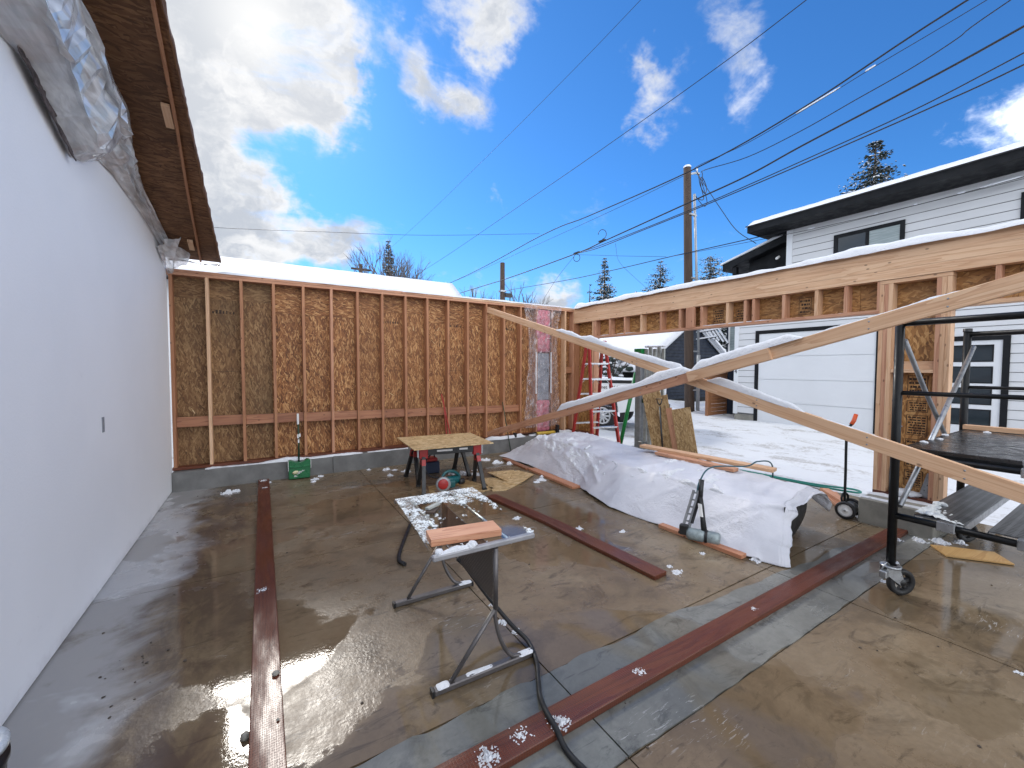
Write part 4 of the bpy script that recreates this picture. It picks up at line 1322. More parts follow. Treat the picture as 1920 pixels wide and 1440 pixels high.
pole_wire('overhead_wire', 'faint thin wire crossing the sky farthest to the left', [(8, 2, 11), (8, 7.17, 10.64), (8, 10.23, 10.48), (8, 15.64, 10.33), (8, 24.02, 10.22), (8, 40, 10.4)], .008)
pole_wire('overhead_wire', 'long diagonal wire left of the thickest cable', [(10, 0, 10), (10, 4.46, 9.53), (10, 6.3, 9.36), (10, 9.96, 9.18), (10, 14.6, 9.02), (10, 28.95, 8.67), (10, 50, 8.9)], .014)
pole_wire('service_drop', 'near level thin wire running left across the clouds', [(14.22, 20.2, 9.69), (7.28, 20.2, 8.43), (2.33, 20.2, 7.75), (-1.53, 20.2, 7.25), (-8, 20.2, 6.6)], .013)
pole_wire('overhead_wire', 'low cable passing across the white house under its eave', [(13.4, 22.7, 6.5), (12.75, 21.16, 6.37), (12.75, 15.05, 5.95), (12.75, 9.86, 5.77), (12.75, 9.09, 5.74), (12.75, 7.07, 5.66), (12.75, 5.88, 5.62), (12.75, 3.43, 5.60), (12.75, 1.69, 5.6), (12.75, -3, 5.7)], .02)
pole_wire('overhead_wire', 'thin low wire beaded with snow in front of the white house', [(12.72, 9.82, 5.76), (12.7, 7.04, 5.56), (12.7, 5.33, 5.47), (12.7, 3.41, 5.42), (12.7, 1.68, 5.45), (12.7, -3, 5.6)], .010, None, 'overhead wires', [((12.7, 2.3, 5.43), (12.7, 1.75, 5.45)), ((12.7, 2.62, 5.425), (12.7, 2.5, 5.425)), ((12.7, 5.42, 5.475), (12.7, 5.25, 5.467)), ((12.7, 4.0, 5.43), (12.7, 3.94, 5.43)), ((12.7, 3.3, 5.42), (12.7, 3.24, 5.42))])
pole_wire('service_drop', 'wire dropping steeply from the pole bracket to the porch roof', [(13.33, 9.2, 8.6), (13.0, 8.1, 6.96), (13.0, 7.55, 6.11), (13.2, 7.04, 5.60)], .016)
pole_wire('service_drop', 'short level wire joining two cables left of the pole', [(12.5, 14.76, 6.95), (12.5, 12.1, 6.28), (12.6, 9.9, 5.76)], .009)
pole_wire('service_drop', 'curving slack wire falling behind the small round conifer', [(13.15, 12.97, 7.1), (16.53, 16.0, 7.43), (17.77, 16.0, 6.72), (19.5, 16.5, 6.3)], .010)
pole_wire('service_drop', 'slanting thin wire dropping left from the coiled splice', [(12.5, 14.84, 6.98), (12.45, 16.2, 6.1), (12.3, 17.2, 5.1)], .010)
for i, (lb, c, r) in enumerate((('ring of spare wire coiled below the cable splice', (12.5, 14.75, 6.80), .17), ('loop of loose wire standing above the middle splice', (12.5, 13.1, 7.42), .2))):
    t = thing('wire_coil', lb, 'wire', c, 'wire loops on the cables')
    n = 20
    MB().tube([(c[0] - r * .6 * cos(2 * pi * k / n), c[1] + r * .6 * cos(2 * pi * k / n) , c[2] + r * sin(2 * pi * k / n)) for k in range(n + (6 if i == 0 else -4))], .014, 5).build('cable', M['wire_black'], t)
    MB().box(c[0] - .05, c[0] + .05, c[1] - .18, c[1] + .18, (7.0 if i == 0 else 7.12), (7.06 if i == 0 else 7.18)).build('splice', M['black_plastic'], t)


# ============================================================ trees
def conifer(name, label, base, h, r, whorls, seed, dens=1.0, snow=.4, top=1.0, taper=0.9, group='conifers beyond the garage'):
    rnd = random.Random(seed)
    t = thing(name, label, 'tree', base, group)
    B = Vector(base)
    MB().tube([B + Vector((0, 0, -.2)), B + Vector((0, 0, h * .6)), B + Vector((0, 0, h * .985))], [h * .022, h * .012, h * .002], 7).build('trunk', M['bark'], t)
    cr = MB()
    for k in range(whorls):
        f = (k + rnd.random()) / whorls
        z = h * (.08 + .92 * f)
        rr = r * (1 - f) ** taper + r * .012
        nb = max(4, int((6 + 9 * (1 - f)) * dens))
        for b in range(nb):
            a = rnd.uniform(0, 2 * pi)
            L = rr * rnd.uniform(.65, 1.12)
            d = Vector((cos(a), sin(a), 0))
            tip_up = .12 * L if f > .6 else -.18 * L
            ns = max(3, int(L / (h * .016)))
            for q in range(ns):
                s = (q + .6) / ns
                p_ = B + Vector((0, 0, z)) + d * (L * s) + Vector((0, 0, -.28 * L * s + (tip_up + .2 * L) * s * s * .8))
                wd = h * .020 * (1.25 - .7 * s) * rnd.uniform(.7, 1.4) * min(1, 1.25 - .85 * f)
                for m_ in range(2):
                    side = Vector((-d.y, d.x, 0)) * rnd.uniform(-1, 1) * wd * 1.6
                    o = p_ + side + Vector((0, 0, rnd.uniform(-.5, .3) * wd))
                    ax = (d * rnd.uniform(.3, 1) + Vector((-d.y, d.x, 0)) * rnd.uniform(-1, 1) + Vector((0, 0, rnd.uniform(-.6, .2)))).normalized() * wd * 1.5
                    bx = Vector((rnd.uniform(-1, 1), rnd.uniform(-1, 1), rnd.uniform(-.5, .5))).normalized() * wd * .55
                    i0 = len(cr.v)
                    cr.v += [o - bx * .6, o + ax * .55 - bx, o + ax * 1.1, o + ax * .5 + bx]
                    cr.cur = 0
                    cr.face((i0, i0 + 1, i0 + 2, i0 + 3), [(0, 0)] * 4)
                    if rnd.random() < snow:
                        i0 = len(cr.v)
                        up = Vector((0, 0, wd * .16))
                        cr.v += [o - bx * .5 + up, o + ax * .5 - bx * .7 + up * 1.4, o + ax * .95 + up, o + ax * .45 + bx * .7 + up * 1.5]
                        cr.cur = 1
                        cr.face((i0, i0 + 1, i0 + 2, i0 + 3), [(0, 0)] * 4)
    cr.build('crown', [M['needles'], M['snow']], t)
    return t


def bare_tree(name, label, base, h, spread, seed, depth=5, group='bare trees beyond the garage', r0=.022):
    rnd = random.Random(seed)
    t = thing(name, label, 'tree', base, group)
    tr, br = MB(), MB()

    def grow(p, d, L, r, lev):
        q = p + d * L
        mid = (p + q) / 2 + Vector((rnd.uniform(-1, 1), rnd.uniform(-1, 1), 0)) * L * .06
        (tr if lev == 0 else br).tube([p, mid, q], [r, r * .85, r * .65], 4 if lev > 1 else 6, cap=False)
        if lev >= depth:
            return
        for k in range(3 if lev < 3 else 2):
            a = rnd.uniform(0, 2 * pi)
            e = (d + Vector((cos(a), sin(a), rnd.uniform(-.1, .5))) * spread * rnd.uniform(.5, 1.1)).normalized()
            grow(p + d * L * rnd.uniform(.6, 1), e, L * rnd.uniform(.6, .82), r * .58, lev + 1)
    for s in range(3):
        a = s * 2.1 + rnd.random()
        grow(Vector(base), Vector((cos(a) * .16 * spread, sin(a) * .16 * spread, 1)).normalized(), h * .30, h * r0, 0)
    tr.build('trunk', M['bark'], t)
    br.build('crown', M['twig'], t)
    return t


conifer('spruce_tree', 'narrow dark spruce standing behind the snowy roof', (12.1, 45.9, 0), 15.6, 3.2, 56, 1, 1.1, .35)
bare_tree('bare_tree', 'leafless tree whose twigs fan out around the narrow spruce', (13.1, 47.5, 0), 18.5, .42, 4, 6, r0=.017)
conifer('spruce_tree', 'pointed snow flecked spruce left of the beam corner', (43.1, 44.6, 0), 17.9, 4.9, 50, 2, 1.2, .55)
conifer('fir_tree', 'small thin fir beside the pointed spruce', (46.5, 51.5, 0), 15.6, 3.0, 22, 3, .6, .3)
conifer('fir_tree', 'rounded snowy conifer just left of the utility pole', (58.6, 47.2, 0), 20.0, 6.6, 42, 5, 1.5, .5, taper=.55)
conifer('fir_tree', 'small dark treetop peeping over the beam left of the rounded conifer', (53.5, 48.0, 0), 14.6, 2.6, 24, 6, .7, .3)
conifer('pine_tree', 'pale snow dusted conifer right of the utility pole', (75.5, 49, 0), 24.0, 10.5, 40, 7, 1.4, .6, taper=.42)
conifer('pine_tree', 'small conifer tip between the porch eave and the pole', (80.0, 46, 0), 19.5, 4.5, 26, 8, .8, .5)
conifer('pine_tree', 'big snow dusted conifer rising above the white house roof', (38.8, 12.3, 0), 18.6, 10.5, 58, 9, 1.5, .5, taper=.98)
for i, (px_, py_, hh, sp_) in enumerate(((18.2, 40.5, 12.5, .5), (20.5, 41, 11.6, .5), (22.9, 40, 12.7, .55), (25.3, 41.5, 13.4, .5), (27.6, 41, 12.2, .55), (30.2, 42, 12.4, .5))):
    bare_tree('bare_tree', ('leftmost bare treetop by the dark pole end', 'short bare treetop second right of the dark pole end', 'bare treetop under the slanting thin wire', 'tallest of the bare treetops over the plastic covered bay', 'bare treetop over the right edge of the plastic covered bay', 'bare treetop nearest the beam corner')[i],
              (px_, py_, 0), hh, sp_, 20 + i, 5)

# ============================================================ electrical bay on the far wall
t_ = thing('electrical_panel', 'grey electrical panel between white edged studs on the far wall', 'electrical panel', (5.2, 7.25, 1.12))
MB().box(5.045, 5.375, 7.252, 7.36, 1.02, 2.03).build('cabinet', M['panel_grey'], t_, bevel=.004)
dr = MB().box(5.075, 5.345, 7.243, 7.251, 1.30, 2.0).build('panel_door', M['panel_grey'], t_, bevel=.002)
MB().box(5.12, 5.30, 7.240, 7.2425, 1.62, 1.92).build('inner_panel', M['panel_grey'], dr)
MB().box(5.325, 5.338, 7.232, 7.243, 1.62, 1.70).build('latch', M['black_plastic'], dr)
for x in (5.005, 5.40):
    MB().box(x, x + .03, 7.215, 7.229, 1.16, 2.06, 2).build('edge_strip', M['white_plastic'], t_)
def batt(z0, z1, sd_):
    return MB().grid(lambda u, v: (5.035 + u * .35, 7.27 - .045 * (sin(pi * u) ** .5) * (sin(pi * v) ** .3) + .03 * fbm(u * 4, v * 7, sd_, 4), z0 + v * (z1 - z0)), 16, 30)
tag(batt(2.06, 2.96, 3).build('insulation_batt', M['pink_batt'], solid=.05), 'pink insulation batt above the electrical panel', 'insulation')
tag(batt(0.34, 1.0, 5).build('insulation_batt', M['pink_batt'], solid=.05), 'pink insulation batt below the electrical panel', 'insulation')
def film(u, v):
    wd = 0.40 + .06 * sin(v * 7) * (1 - v) + .10 * (v > .85) * (v - .85) / .15 + .05 * max(0, .25 - v) * 4
    x = 5.20 + (u - .5) * 2 * wd + .04 * fbm(v * 3, u, 2, 3)
    ybulge = .03 * sin(pi * u) + .035 * fbm(u * 6, v * 9, 8, 4) + .05 * max(0, .22 - v) * 4 * sin(pi * u)
    return (x, 7.222 - max(0, ybulge), .44 + v * 2.64)
tag(MB().grid(film, 30, 60).build('vapour_film', M['thin_film']), 'clear wrinkled plastic film stapled over the electrical panel bay', 'plastic sheet')

# ============================================================ diagonal braces
A0, A1 = Vector((3.845, 7.222, 2.868)), Vector((3.845, -1.4, 0.454))
da = (A1 - A0).normalized()
def on_a(y): return A0 + (A1 - A0) * ((y - A0.y) / (A1.y - A0.y))
t_ = thing('diagonal_brace', 'long timber brace sloping down to the right from the top of the far wall', 'brace', tuple(A0), 'crossed diagonal braces')
MB().beam(on_a(7.222), on_a(2.6), .038, .106).build('board', M['fir'], t_, bevel=.003)
MB().beam(on_a(2.598), on_a(-1.4), .0385, .107).build('board', M['fir'], t_, bevel=.003)
B0, B1 = Vector((3.80, 7.13, 0.395)), Vector((3.80, -1.4, 2.232 + 1.9 * .275))
def on_b(y): return B0 + (B1 - B0) * ((y - B0.y) / (B1.y - B0.y))
t2_ = thing('diagonal_brace', 'long spliced timber brace rising to the right from the far curb', 'brace', tuple(B0), 'crossed diagonal braces')
MB().beam(on_b(7.13), on_b(2.40), .038, .106).build('board', M['fir_pink'], t2_, bevel=.003)
MB().beam(on_b(2.398), on_b(-1.4), .0385, .107).build('board', M['fir'], t2_, bevel=.003)
sp = Vector((-.0395, 0, -.006))
MB().beam(on_b(2.66) + sp, on_b(1.86) + sp, .038, .106).build('splice_board', M['fir'], t2_, bevel=.003)
for fn_, yl, tt in ((on_a, (6.9, 4.9, 3.4, 2.0, 1.2, .7), t_), (on_b, (6.2, 4.6, 3.3, 1.2, .8), t2_)):
    mb = MB()
    for y in yl:
        for k in (-.026, .026):
            c = fn_(y) + Vector((-.0195, 0, k))
            mb.lathe([(.006, 0), (.006, .003), (0, .004)], c, (-1, 0, 0), 7)
    mb.build('nails', M['grey_steel'], tt, kind='stuff')
mb = MB()
UPV = Vector((0, 0, .054))
snow_ridge(mb, on_a(5.0) + UPV, on_a(2.72) + UPV, .048, .075, 31, .03, 0.10, .004)
snow_ridge(mb, on_a(2.5) + UPV, on_a(1.62) + UPV, .05, .07, 32, .02, 0.0, .006)
snow_ridge(mb, on_a(1.5) + UPV, on_a(0.95) + UPV, .036, .010, 33, .02, 0.45)
tag(mb.build('brace_snow', M['snow'], kind='stuff'), 'snow along the brace that slopes down to the right', 'snow')
mb = MB()
UPB = Vector((0, 0, .055))
snow_ridge(mb, on_b(4.9) + UPB, on_b(2.62) + UPB, .06, .085, 34, .03, 0.0, .008)
snow_ridge(mb, on_b(2.64) + UPB + Vector((-.02, 0, 0)), on_b(1.62) + UPB + Vector((-.015, 0, 0)), .085, .075, 35, .02, 0.0, .01)
snow_ridge(mb, on_b(1.55) + UPB, on_b(0.75) + UPB, .036, .022, 36, .02, 0.15, .003)
snow_ridge(mb, on_b(6.9) + UPB, on_b(6.2) + UPB, .03, .012, 37, .02, 0.35)
tag(mb.build('brace_snow', M['snow'], kind='stuff'), 'snow along the brace that rises to the right', 'snow')

# ============================================================ red stepladder (double sided)
ld = thing('stepladder', 'red fibreglass stepladder with aluminium treads in the door opening', 'ladder', (5.57, 5.98, 0))
bl = radians(42.6)
rr_, vv_ = Vector((cos(bl), -sin(bl), 0)), Vector((sin(bl), cos(bl), 0))
wx = (rr_ * .87 + vv_ * .48).normalized()             # along the treads
ax_ = (rr_ * .48 - vv_ * .88).normalized()            # from the far frame to the near frame
R1 = Vector((5.17, 5.60, 0))
HT, WB, WT, SPR = 2.20, .60, .34, .95
FEET = {('near', 0): R1, ('near', 1): R1 + wx * WB, ('far', 0): R1 - ax_ * SPR, ('far', 1): R1 - ax_ * SPR + wx * WB}
mid = R1 - ax_ * SPR / 2 + wx * WB / 2
def rail(fr_, k):
    return FEET[(fr_, k)], mid + wx * (WT / 2 if k else -WT / 2) + ax_ * (.05 if fr_ == 'near' else -.05) + Vector((0, 0, HT))
for fr_ in ('near', 'far'):
    for k in (0, 1):
        a, b = rail(fr_, k)
        MB().beam(a, b, .028, .085, ax_).build('rail', M['red_fibreglass'], ld)
        MB().obox(a + Vector((0, 0, .03)), [wx, ax_, Vector((0, 0, 1))], [.03, .055, .028]).build('rubber_foot', M['black_rubber'], ld)
    aL, bL = rail(fr_, 0)
    aR, bR = rail(fr_, 1)
    for k in range(7):
        f = (.30 * (k + 1)) / HT
        MB().beam(aL.lerp(bL, f), aR.lerp(bR, f), .085, .03).build('tread', M['aluminium'], ld)
        if k in (0, 2, 4, 5):
            g_2 = f - .05
            for q in (0, 1):
                A_, B_ = (aL, bL) if q == 0 else (aR, bR)
                C_, D_ = (aR, bR) if q == 0 else (aL, bL)
                MB().beam(A_.lerp(B_, f).lerp(C_.lerp(D_, f), .22), A_.lerp(B_, g_2), .02, .006).build('tread_brace', M['aluminium'], ld)
for side in 'LR':
    a, b = rail('near', 'LR'.index(side))
    c, d = rail('far', 'LR'.index(side))
    MB().beam(a.lerp(b, .44), c.lerp(d, .44), .02, .008).build('spreader', M['aluminium'], ld)
tc = mid + Vector((0, 0, HT + .02))
MB().obox(tc, [wx, ax_, Vector((0, 0, 1))], [.19, .09, .03]).build('top_cap', M['red_plastic'], ld, bevel=.006)

# ============================================================ upright steel post, planks, green prop, boards, shovel
pp = thing('steel_post', 'grey square steel post with a green cap on a base plate', 'post', (6.92, 6.06, 0))
MB().box(6.85, 7.0, 5.98, 6.13, 0.02, 2.02, 2).build('shaft', M['grey_steel'], pp, bevel=.006)
MB().box(6.78, 7.07, 5.91, 6.20, -.03, 0.02).build('base_plate', M['galvanised'], pp)
MB().box(6.80, 6.98, 5.88, 5.98, 0.02, .16).build('base_block', M['galvanised'], pp, bevel=.004)
MB().box(6.83, 7.02, 5.96, 6.15, 2.02, 2.13).build('cap', M['green_paint'], pp, bevel=.006)
ps = thing('plank_bundle', 'bundle of grey planks standing upright beside the steel post', 'plank bundle', (7.1, 5.75, 0))
for k in range(5):
    x = 6.93 + k * .028
    y1 = 5.95 - k * .085
    MB().beam((x, y1 - .035, 0.0), (x + .02, y1 - .03, 2.12 + .03 * (k % 2)), .068, .04, (1, 0, 0)).build('plank', M['plank_wood_grey'], ps)
MB().box(6.88, 6.90, 5.58, 5.96, .98, 1.06).build('green_strap', M['dark_green'], ps)
mb = MB()
for k in range(8):
    mb.blob((6.95 + .02 * k, 5.92 - k * .045, 2.17), .045, k, .6, 1)
mb.build('snow', M['snow'], ps, kind='stuff')
t_ = thing('green_prop', 'green tube leaning against the grey steel post', 'prop', (6.6, 6.3, 0))
MB().tube([(6.62, 6.33, -.02), (6.92, 6.17, 1.62)], .042, 12).build('tube', M['green_paint'], t_)

BD = [(6.80, 5.44, .40, 1.38, .02, 'osb_offcut', 'tallest offcut board leaning at the back of the stack'),
      (6.755, 5.20, .24, 1.22, .05, 'osb_offcut', 'strand board strip behind the narrow strip'),
      (6.72, 5.04, .12, .98, .08, 'fir_pink', 'narrow pinkish strip between the leaning strand boards'),
      (6.66, 4.80, .36, 1.0, .10, 'osb_offcut', 'front right strand board leaning on the others')]
for i, (x, y, wd, h, ln, mt, lb) in enumerate(BD):
    nx = Vector((ln * .4, .27 - i * .01, 1)).normalized()
    wv = Vector((.18, -1, 0)).normalized()
    c = Vector((x, y - wd * .25 - .06 * (i > 0), 0)) + nx * (h / 2) + Vector((0, 0, -.01))
    w2 = (wv - nx * wv.dot(nx)).normalized()
    o = MB().obox(c, [nx, w2, nx.cross(w2)], [h / 2, wd / 2, .0065]).build('leaning_board', M[mt])
    tag(o, lb, 'board', 'boards leaning in the door opening')
sh = thing('shovel', 'black D handled shovel leaning against the strand boards', 'shovel', (6.6, 5.30, 0))
s0, s1 = Vector((6.42, 5.02, -.16)), Vector((6.66, 5.34, 1.12))
MB().tube([s0 + (s1 - s0) * .2, s1 - (s1 - s0) * .12], .017, 8).build('shaft', M['black_plastic'], sh)
sd2 = Vector((.2, -1, 0)).normalized()
n_ = (s1 - s0).normalized()
q = s1 - n_ * .13
MB().tube([q, q + n_ * .03 + sd2 * .03, s1 + sd2 * .055 - n_ * .01, s1 - sd2 * .055 - n_ * .01, q + n_ * .03 - sd2 * .03, q], .012, 8).build('handle', M['black_plastic'], sh)
MB().grid(lambda u, v: s0 + n_ * (.34 * u - .02) + sd2 * ((v - .5) * .22 * (1 - .25 * (1 - u) ** 2)) + Vector((.04 * cos((v - .5) * 2.4) - .03, 0, 0)), 8, 8).build('blade', M['black_steel'], sh, solid=.003)

# ============================================================ white pickup truck
tk = thing('pickup_truck', 'white pickup truck with black bed cover parked beyond the opening', 'truck', (8.9, 9.5, 0))
TX = 8.13                                     # near side of the body
def arch(cy, r, y0, y1, z0):
    return [(cy + r * cos(a), max(z0, .40 + r * sin(a))) for a in [pi * k / 10 for k in range(11)]]
WY = 8.45
prof = [(7.12, .62)] + [(WY - (cos(pi * k / 10)) * .47, .40 + .47 * sin(pi * k / 10) + .08) for k in range(11)] + [(9.9, .5)]
prof += [(11.4, .5)] + [(12.3 - cos(pi * k / 10) * .47, .40 + .47 * sin(pi * k / 10) + .08) for k in range(11)]
prof += [(13.2, .55), (13.25, 1.05), (11.5, 1.25), (11.3, 1.28), (9.62, 1.28), (9.6, 1.30), (7.10, 1.30)]
MB().prism(prof, (TX, 0, 0), (0, 1, 0), (0, 0, 1), (1, 0, 0), 1.94).build('body', M['truck_paint'], tk, bevel=.012)
cab = [(9.65, 1.283), (9.75, 1.88), (10.9, 1.92), (11.6, 1.283)]
MB().prism(cab, (TX + .12, 0, 0), (0, 1, 0), (0, 0, 1), (1, 0, 0), 1.70).build('cab', M['truck_paint'], tk, bevel=.02)
MB().prism([(9.85, 1.33), (9.92, 1.80), (10.75, 1.82), (11.25, 1.33)], (TX + .112, 0, 0), (0, 1, 0), (0, 0, 1), (1, 0, 0), .006).build('side_window', M['window_glass'], tk)
MB().box(TX - .012, TX + 1.95, 7.08, 9.58, 1.302, 1.385).build('bed_cover', M['black_plastic'], tk, bevel=.01)
MB().prism([(8.0, .5), (8.05, .95), (8.35, 1.02), (8.5, 1.02), (8.85, .95), (8.95, .5), (8.86, .5), (8.78, .88), (8.45, .96), (8.12, .88), (8.06, .5)], (TX - .015, 0, 0), (0, 1, 0), (0, 0, 1), (1, 0, 0), .03).build('arch_trim', M['black_plastic'], tk)
MB().box(TX + .05, TX + 1.9, 6.98, 7.12, .42, .64).build('bumper', M['black_plastic'], tk, bevel=.02)
MB().box(TX + .02, TX + .12, 7.75, 7.95, .28, .62).build('mud_flap', M['black_rubber'], tk)
MB().box(TX - .004, TX + .02, 7.11, 7.22, .85, 1.22).build('tail_lamp', M['red_plastic'], tk)
for wy in (WY, 12.3):
    for wx_, sg in ((TX + .0, 1), (TX + 1.70, -1)):
        wh = MB()
        prf = [(.25, .0), (.36, .0), (.385, .03), (.385, .20), (.36, .24), (.25, .24)]
        wh.lathe(prf, (wx_ + .0, wy, .375), (1, 0, 0), 28)
        wo = wh.build('wheel', M['black_rubber'], tk)
        if wy == WY and sg == 1:
            rm = MB().lathe([(0.0, .035), (.06, .03), (.075, .06), (.19, .09), (.225, .02), (.235, .015)], (wx_ + .0, wy, .375), (1, 0, 0), 28)
            rm.build('rim', M['black_plastic'], wo)
            spk = MB()
            for k in range(10):
                a = 2 * pi * k / 10
                spk.beam((wx_ + .02, wy + .05 * cos(a), .375 + .05 * sin(a)), (wx_ + .012, wy + .225 * cos(a), .375 + .225 * sin(a)), .05, .012, (1, 0, 0))
            spk.lathe([(.0, 0.0), (.055, .0), (.06, .03)], (wx_ + .005, wy, .375), (1, 0, 0), 14)
            spk.lathe([(.20, .012), (.215, .004), (.24, .004), (.245, .02)], (wx_, wy, .375), (1, 0, 0), 28)
            spk.build('rim_spokes', M['aluminium'], wo)
text_part('on.net   866.702.79', .135, .002, (TX - .003, 8.66, 1.14), (pi / 2, 0, -pi / 2), M['black_trim'], 'lettering', tk)
mb = MB()
snow_ridge(mb, (TX + .12, 7.1, 1.386), (TX + .12, 9.5, 1.386), .22, .045, 41, .05, .15)
snow_ridge(mb, (TX + .9, 7.1, 1.386), (TX + .9, 9.5, 1.386), 1.5, .06, 42, .08, .0)
mb.build('snow', M['snow'], tk, kind='stuff')

pv = Vector((TX, WY, 0))
rq = Matrix.Rotation(radians(27), 3, 'Z')
tk.location = pv + rq @ (tk.location - pv)
tk.rotation_euler = (0, 0, radians(27))

# ============================================================ sawhorses with strand board top
def sawhorse(label):
    t = thing('sawhorse', label, 'sawhorse', (0, 0, 0), 'sawhorses under the strand board')
    MB().box(-.36, .36, -.03, .03, .505, .60, 0).build('crossbar', M['black_plastic'], t, bevel=.006)
    MB().box(-.20, .02, -.0325, -.0305, .545, .57).build('white_marking', M['white_plastic'], t)
    MB().box(.12, .24, -.0325, -.0305, .55, .575).build('white_marking', M['white_plastic'], t)
    for s in (-1, 1):
        MB().box(s * .385 - .06, s * .385 + .06, -.042, .042, .46, .606).build('end_bracket', M['red_plastic'], t, bevel=.008)
        MB().box(s * .458 - .010, s * .458 + .010, -.026, .026, .48, .61).build('slide_stop', M['galvanised'], t)
        for q in (-1, 1):
            lg = MB().beam((s * .385, q * .03, .48), (s * .42, q * .255, .03), .045, .05, (1, 0, 0)).build('leg', M['black_plastic'], t)
            MB().beam((s * .388, q * .052, .445), (s * .394, q * .086, .37), .049, .054, (1, 0, 0)).build('red_clip', M['red_plastic'], lg)
            MB().box(s * .42 - .03, s * .42 + .03, q * .26 - .03, q * .26 + .03, 0.001, .035).build('foot', M['black_rubber'], lg)
    return t
sh1 = sawhorse('nearer sawhorse with red end brackets under the strand board sheet')
sh2 = copy_tree(sh1, None, (2.33, 6.06, 0), 0.05, 'farther sawhorse behind the teal saw under the strand board sheet')
sh1.location = (2.26, 5.37, 0)
sh1.rotation_euler = (0, 0, -.18)
sheet = [(1.775, 6.348), (2.969, 6.211), (2.857, 5.19), (1.701, 5.281)]
o = MB().prism(sheet[::-1], (0, .0, .613), (1, 0, 0), (0, 1, 0), (0, 0, 1), .012).build('board_sheet', M['osb_fresh'])
tag(o, 'fresh strand board sheet laid flat across two sawhorses', 'board')

# teal circular saw on an offcut
o = MB().prism([(1.86, 5.07), (2.10, 4.86), (2.78, 5.02), (2.62, 5.62), (2.0, 5.58)], (0, 0, .001), (1, 0, 0), (0, 1, 0), (0, 0, 1), .012).build('floor_offcut', M['osb_offcut'])
tag(o, 'strand board offcut lying under the teal circular saw', 'board', 'strand board offcuts on the floor')
sw = thing('circular_saw', 'teal circular saw with a red blade guard under the sawhorses', 'circular saw', (2.15, 5.28, .015))
MB().box(2.0, 2.36, 5.20, 5.34, .016, .022).build('base_shoe', M['aluminium'], sw)
MB().lathe([(0, 0), (.066, 0), (.07, .012), (.07, .045), (.06, .05), (0, .05)], (2.08, 5.215, .13), (-.25, -1, .05), 24).build('blade_guard', M['red_plastic'], sw)
MB().lathe([(.07, .004), (.098, .004), (.102, .010), (.102, .05), (.09, .056), (.06, .056)], (2.09, 5.24, .122), (-.25, -1, .05), 24).build('upper_guard', M['grey_steel'], sw)
MB().lathe([(0, -.16), (.05, -.16), (.062, -.14), (.066, .0), (.066, .05), (.05, .06), (0, .06)], (2.22, 5.32, .125), (-1, -.25, 0), 18).build('motor_housing', M['teal_plastic'], sw)
MB().box(2.15, 2.27, 5.20, 5.32, .05, .15).build('gear_case', M['teal_plastic'], sw, bevel=.02)
MB().tube(spline([(2.1, 5.30, .2), (2.17, 5.31, .26), (2.28, 5.32, .25), (2.37, 5.33, .18), (2.36, 5.33, .1)], 5), .022, 8).build('handle', M['teal_plastic'], sw)
MB().lathe([(0, 0), (.04, 0), (.043, .02), (.043, .07), (0, .075)], (2.36, 5.30, .10), (1, .1, 0), 16).build('motor_cap', M['black_plastic'], sw)
t_ = thing('saw_cord', 'black cord looping up from the circular saw', 'cord', (2.0, 5.4, 0))
MB().tube(spline([(2.08, 5.36, .18), (1.98, 5.42, .20), (1.93, 5.52, .30), (2.0, 5.60, .42), (2.13, 5.62, .50), (2.22, 5.62, .52)], 8), .011, 6).build('cable', M['wire_black'], t_)
t_ = thing('black_hose', 'black hose curving on the floor behind the glass desk', 'hose', (1.7, 4.7, 0))
MB().tube(spline([(2.02, 5.05, .018), (1.80, 4.98, .018), (1.62, 4.80, .018), (1.50, 4.62, .018), (1.36, 4.35, .018), (1.18, 3.98, .018), (1.06, 3.72, .018), (1.0, 3.55, .018), (1.02, 3.44, .018)], 8), .017, 8).build('hose', M['black_rubber'], t_)
# blue caddy with a red lid behind the sawhorse
t_ = thing('tool_box', 'small dark blue case with a red top behind the sawhorses', 'case', (2.3, 6.35, 0))
MB().box(2.19, 2.45, 6.27, 6.47, .002, .19).build('case_body', M['blue_plastic'], t_, bevel=.012)
MB().box(2.20, 2.42, 6.28, 6.46, .192, .25).build('lid', M['red_plastic'], t_, bevel=.015)
MB().tube([(2.24, 6.37, .25), (2.26, 6.37, .30), (2.38, 6.37, .30), (2.40, 6.37, .25)], .012, 6).build('handle', M['black_plastic'], t_)
for poly, lb, zz in (([(2.70, 4.93), (2.88, 4.87), (3.26, 5.06), (3.18, 5.42), (2.86, 5.60)], 'five sided strand board offcut beside the near sawhorse leg', .001),
                     ([(2.98, 5.14), (3.16, 4.98), (3.66, 5.32), (3.58, 5.66), (3.36, 5.64)], 'snow dusted strand board offcut under the triangular one', .014),
                     ([(3.06, 5.76), (3.50, 5.66), (3.06, 5.12)], 'triangular strand board offcut on top of the floor pile', .029)):
    o = MB().prism(poly, (0, 0, zz), (1, 0, 0), (0, 1, 0), (0, 0, 1), .012).build('floor_offcut', M['osb_fresh'])
    tag(o, lb, 'board', 'strand board offcuts on the floor')

